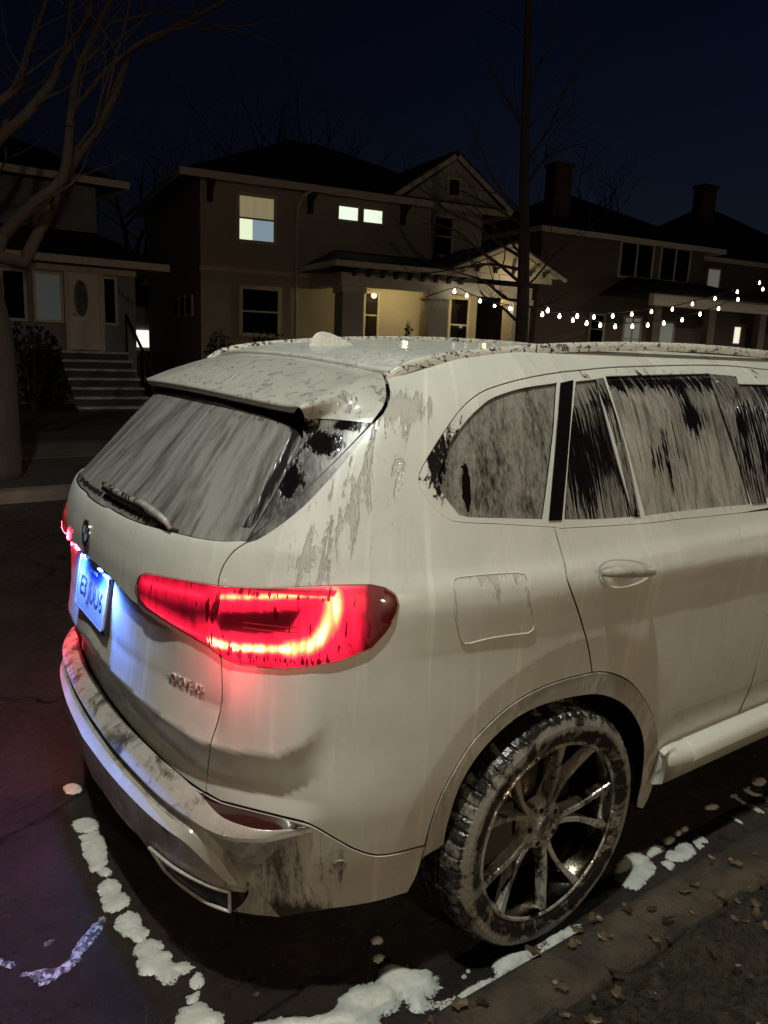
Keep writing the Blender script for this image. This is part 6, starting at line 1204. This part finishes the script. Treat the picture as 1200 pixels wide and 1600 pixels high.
rh=rhouse((19.5,18.5),-8,8.2,'brown_house','dark brown house with tall brick chimney and paired upstairs windows, behind the string lights',brown,[(3.75,5.35,4.75,5.95,dict(mull=1,mid=False,fw=.08)),(5.85,7.35,4.75,5.95,dict(mull=1,mid=False,fw=.08)),(4.3,5.1,1.6,3.2,dict(mull=1,pane=glint)),(6.2,6.9,2.3,3.1,dict(pane=glint,mid=False)),(2.6,3.2,2.2,3.2,{})],chx=(.85,1.60,.6,8.4),porch=(3.2,9.3),rise=2.2)
rhouse((28.6,18.2),-8,9,'dim_house','dim house at the right edge with a second tall chimney and small blind-covered window',brown,[(.55,1.25,4.7,5.5,dict(mid=False,pane=lit('grey_blind',(.55,.55,.48),.16),fw=.06)),(2.6,3.0,2.5,3.2,dict(mid=False,pane=lit('white_lit_pane',(1,.95,.75),.9),fw=.05)),(5.2,5.6,2.1,2.9,dict(mid=False,pane=lit('white_lit_pane2',(1,.95,.75),1.),fw=.05))],chx=(2.5,3.3,2.5,9.4),porch=(3.0,8.8),rise=2.9,zt=5.9)
# -- lit garage and picket fence between the two left houses
gh=empty('white_garage',(9.2,31,0),label='brightly lit white garage seen between the grey and the stucco house',cat='garage')
MB().box(-1.6,2.2,0,4,0,2.9).build('wall',nm_('garage_wall',(.3,.3,.28)),gh);MB().box(-1.2,1.9,-.05,-.001,1.25,1.95).build('door_panel',lit('glowing_garage_door',(1,.97,.86),1.1),gh)  # light falling on the door put in as its own glow
mesh('roof',[(-1.9,-.4,2.95),(2.5,-.4,2.95),(2.5,2,3.9),(-1.9,2,3.9),(2.5,4.4,2.95),(-1.9,4.4,2.95)],[(0,1,2,3),(3,2,4,5),(0,3,5),(1,4,2),(0,5,4,1)],shing,gh)
pf=empty('picket_fence',(6.0,22.5,0),label='dark picket fence in front of the lit white garage',cat='fence')
for k in range(12):MB().box(-.6+.2*k,-.48+.2*k,0,.03,.1,1.25).build('picket',nm_('fence_dark',(.03,.025,.02)) if k==0 else bpy.data.materials['fence_dark'],pf)
MB().box(-.65,1.85,.031,.07,.35,.42).box(-.65,1.85,.031,.07,1.0,1.07).build('rail',bpy.data.materials['fence_dark'],pf)
# ================================================================ TREES
fw_=MB();rg=random.Random(9)
for y0 in(62,66):
    xs_=np.arange(-60,150,1.6);z_=[4+2.2*math.sin(x*.13+y0)+rg.uniform(-.8,1.2) for x in xs_]
    for k in range(len(xs_)-1):
        x=xs_[k];z=z_[k];fw_.add([(x,y0,0),(x+1.9,y0+rg.uniform(-1,1),0),(x+1.9,y0,z*.8),(x+1.3,y0+.5,z),(x+.6,y0-.4,z*.93),(x,y0,z*.75),(x+.9,y0+2,0),(x+.9,y0+2,z*.9)],[(0,1,2,3,4,5),(0,6,7,5),(6,1,2,7),(5,7,3,4)])
tag(fw_.build('screen_woods',plain('screen_woods_dark',(.010,.010,.008),1.,nscale=1)),kind='stuff')  # added treeline that hides the red sky glow at the horizon
bark=NT('bark');tc=bark.n('TexCoord');n1=bark.noise(tc.outputs['Object'],9,5,.65,.5,sc=(1,1,.3));bark.set('Base Color',bark.mix(n1,(.025,.018,.013),(.085,.062,.045)));bark.set('Roughness',.9);bark.bump(n1,.03)
bark2=plain('dark_bark',(.045,.033,.028),.95,nscale=6,bumpd=.02)
def grow(mb,p,d,L,r,lev,rg,maxl=4):
    n=5;P=[np.array(p,float)];dd=np.array(d,float);rr=[r]
    for i in range(n):
        dd=dd+np.array([rg.gauss(0,.16),rg.gauss(0,.16),rg.gauss(.04,.10)]);dd/=np.linalg.norm(dd);P.append(P[-1]+dd*L/n);rr.append(r*(1-.72*(i+1)/n))
    mb.tube(P,rr,5 if lev>1 else 7,False)
    if lev<maxl:
        for k in range(rg.choice((2,3,3)) if lev else 4):
            i=rg.randint(2,n);q=P[i];a=rg.uniform(0,6.28);s=rg.uniform(.5,.95);ax=np.array([math.cos(a),math.sin(a),rg.uniform(-.1,.7)])
            nd=dd*(1-s*.6)+ax*s*.8;nd/=np.linalg.norm(nd);grow(mb,q,nd,L*rg.uniform(.55,.8),rr[i]*.75,lev+1,rg,maxl)
def tree(name,label,x,y,hh,r,seed,mat=bark2,group=None,maxl=4):
    rg=random.Random(seed);t=empty(name,(x,y,0),label=label,cat='tree',group=group)
    MB().tube([(0,0,0),(0,0,.3),(.05,0,hh*.2),(0,.05,hh*.36)],[r*1.4,r*1.05,r*.95,r*.8],12).build('trunk',mat,t,True)
    cr_=MB()
    for k in range(4):
        a=k*1.6+rg.uniform(-.4,.4);grow(cr_,(0,.05,hh*.34),(math.cos(a)*.55,math.sin(a)*.55,.9),hh*.36,r*.55,1,rg,maxl)
    grow(cr_,(0,.05,hh*.34),(0,0,1),hh*.4,r*.6,1,rg,maxl)
    cr_.build('crown',mat,t,True);return t
for i,(x,y,hh,r,lb) in enumerate([(17,33,15,.3,'bare tree rising behind the roof of the stucco house'),(24,36,14,.28,'bare tree between the stucco and the brown house roofs'),(9.5,34,11,.25,'small bare tree in the gap behind the grey house'),(36,32,15,.3,'bare tree above the dim house at the right edge'),(13.5,30,12.5,.25,'bare tree left of the one behind the stucco roof')]):
    tree('bare_tree',lb,x,y,hh,r,50+i,group='bare trees behind the houses')
# left street tree, limbs follow the photograph
t=empty('street_tree',(-.35,7.3,.05),label='large bare tree with curving pale limbs at the left edge',cat='tree')
rg=random.Random(3);off=np.array([-.35,7.3,.05])
tr_=crs([(-.25,7.3,.05),(-.22,7.3,.8),(-.20,7.32,1.6),(-.26,7.34,2.25),(-.30,7.3,2.9)],5)-off
MB().tube(tr_,list(np.linspace(.28,.16,len(tr_))),16).build('trunk',bark.m,t,True)
crn=MB();tw=MB()
RAD=[.085,.07,.05,.07,.03,.016,.016,.013,.010,.022]
for i,L_ in enumerate(LIMBS):
    P=crs(L_,4);P=P+np.array([[0,.25*math.sin(k*.3+i*2)*min(1,k/8),0] for k in range(len(P))])-off
    if i in(0,1,2,3): P=np.vstack([[tr_[-1]+np.array([.0,0,-.12*i])],P[(1 if i<3 else 3):]])
    rr=RAD[i]*(1-.78*np.linspace(0,1,len(P))**1.2);crn.tube(P,list(rr),10 if i<4 else 6,False)
    for k in range(4,len(P)-1,5):
        if i<5:grow(tw,P[k],(rg.uniform(-.3,.9),rg.uniform(-.8,.5),rg.uniform(.2,1)),rg.uniform(.9,1.8),rr[k]*.35,3,rg,5)
b_=len(crn.V);crn.add(tw.V,tw.F);crn.build('crown',bark.m,t,True)
t=empty('young_tree',(7.85,7.3,.05),label='slim bare tree with fine drooping twigs standing before the lit porch',cat='tree');off=np.array([7.85,7.3,.05])
P=crs([(7.85,7.3,.05),(7.84,7.3,2),(7.76,7.3,3.2),(7.62,7.3,4.6),(7.50,7.3,6.2),(7.45,7.35,8.2),(7.5,7.4,10)],5)-off
MB().tube(P,list(np.linspace(.125,.03,len(P))),14).build('trunk',bark2,t,True)
crn=MB()
for i,L_ in enumerate(LIMBS_R):
    Q_=crs(L_,4);Q_=Q_+np.array([[0,.5*math.sin(i*2.3)*k/len(Q_),0] for k in range(len(Q_))])-off;rr=.028*(1-.8*np.linspace(0,1,len(Q_)));crn.tube(Q_,list(rr),6,False)
    for k in range(3,len(Q_)-1,3):
        d_=Q_[k+1]-Q_[k-1];d_/=np.linalg.norm(d_);grow(crn,Q_[k],d_*.8+np.array([rg.uniform(-.3,.3),rg.uniform(-.5,.5),rg.uniform(-.4,.5)]),rg.uniform(.5,1.0),rr[k]*.5,4,rg,5)
for k in range(8,len(P)-1,2):
    grow(crn,P[k],(rg.uniform(-1,1),rg.uniform(-.8,.8),.6),1.4,.022,3,rg,5)
crn.build('crown',bark2,t,True)
def bush(label,x,y,w_,hh,seed,n=500,col=None):
    rg=random.Random(seed);t=empty('shrub',(x,y,.05),label=label,cat='shrub',group='dark shrubs by the houses');st=MB();lf=MB()
    for k in range(9):
        a=rg.uniform(0,6.28);e=np.array([math.cos(a)*w_*.4*rg.random(),math.sin(a)*w_*.3*rg.random(),hh*rg.uniform(.7,1.05)]);st.tube([(0,0,0),e*.5+[.05,0,0],e],[.03,.02,.006],5,False)
    for k in range(n):
        a=rg.uniform(0,6.28);q=rg.random()**.5;z=rg.random();c=np.array([math.cos(a)*w_*.5*q*(1-.3*z),math.sin(a)*w_*.4*q,hh*(.1+.9*z)*(1-.25*q*q)]);s=.06*rg.uniform(.6,1.4)
        u=np.array([rg.gauss(0,1) for _ in range(3)]);u/=np.linalg.norm(u);v_=np.cross(u,[.3,.5,.8]);v_/=np.linalg.norm(v_);lf.add([c-u*s,c+v_*s*.5,c+u*s,c-v_*s*.5],[(0,1,2,3)])
    st.build('stem',bark2,t);lf.build('foliage',plain('shrub_leaves',(.020,.018,.012),.7) if 'shrub_leaves' not in bpy.data.materials else bpy.data.materials['shrub_leaves'],t)
bush('dark rounded shrub left of the front steps',1.65,15.2,1.7,1.9,1,900);bush('dark shrub at the foot of the grey house, beside its steps',2.1,16.2,1.0,1.5,2)
bush('low twiggy shrub under the dark ground floor window of the stucco house',8.3,17.6,2.0,2.0,3,700);bush('low shrub at the left corner of the stucco house',7.0,18.0,1.2,1.9,4,500);bush('small pointed shrub before the porch window',11.6,15.6,.5,2.35,5,300)
# ================================================================ STRING LIGHTS
bulbm=lit('string_bulb_glow',(1,.93,.70),14);wire=nm_('black_wire',(.01,.01,.01))
def strand(name,label,pts,ends):
    o=empty(name,pts[0],label=label,cat='string lights',group='strands of bulbs in the gardens');p0=np.array(pts[0])
    Q_=[np.array(ends[0])]+[np.array(p)+[0,0,.09] for p in pts]+[np.array(ends[1])];MB().tube([q-p0 for q in crs(Q_,4)],.014,4,False).build('cable',wire,o)
    for p in pts:
        b=MB();c=np.array(p)-p0
        G=[[(c[0]+r_*math.cos(a),c[1]+r_*math.sin(a),c[2]+z) for a in np.linspace(0,2*math.pi,10,endpoint=False)] for r_,z in((.001,-.06),(.028,-.048),(.040,-.015),(.034,.015),(.016,.042),(.014,.06))]
        bo_=b.grid(G,True).build('bulb',bulbm,o,True);MB().tube([c+[0,0,.06],c+[0,0,.09]],.016,8).build('socket',wire,bo_)
strand('string_lights','short strand of bulbs hanging inside the lit porch',BULB_A,[(11.9,15.3,3.1),(15.6,15.2,3.0)])
strand('string_lights','upper strand of bulbs sagging in front of the brown house',BULB_L,[(12.6,12.1,2.9),(27.2,14.1,4.9)])
strand('string_lights','lower strand of bulbs sagging in front of the brown house',BULB_B,[(11.8,11.0,3.0),(23.5,13.2,4.5)])
for k,(x,y,z) in enumerate([(18,12.8,2.9),(23,13.5,3.7)]):point('string_glow',(x,y,z-.1),6,(1,.9,.65),.3)
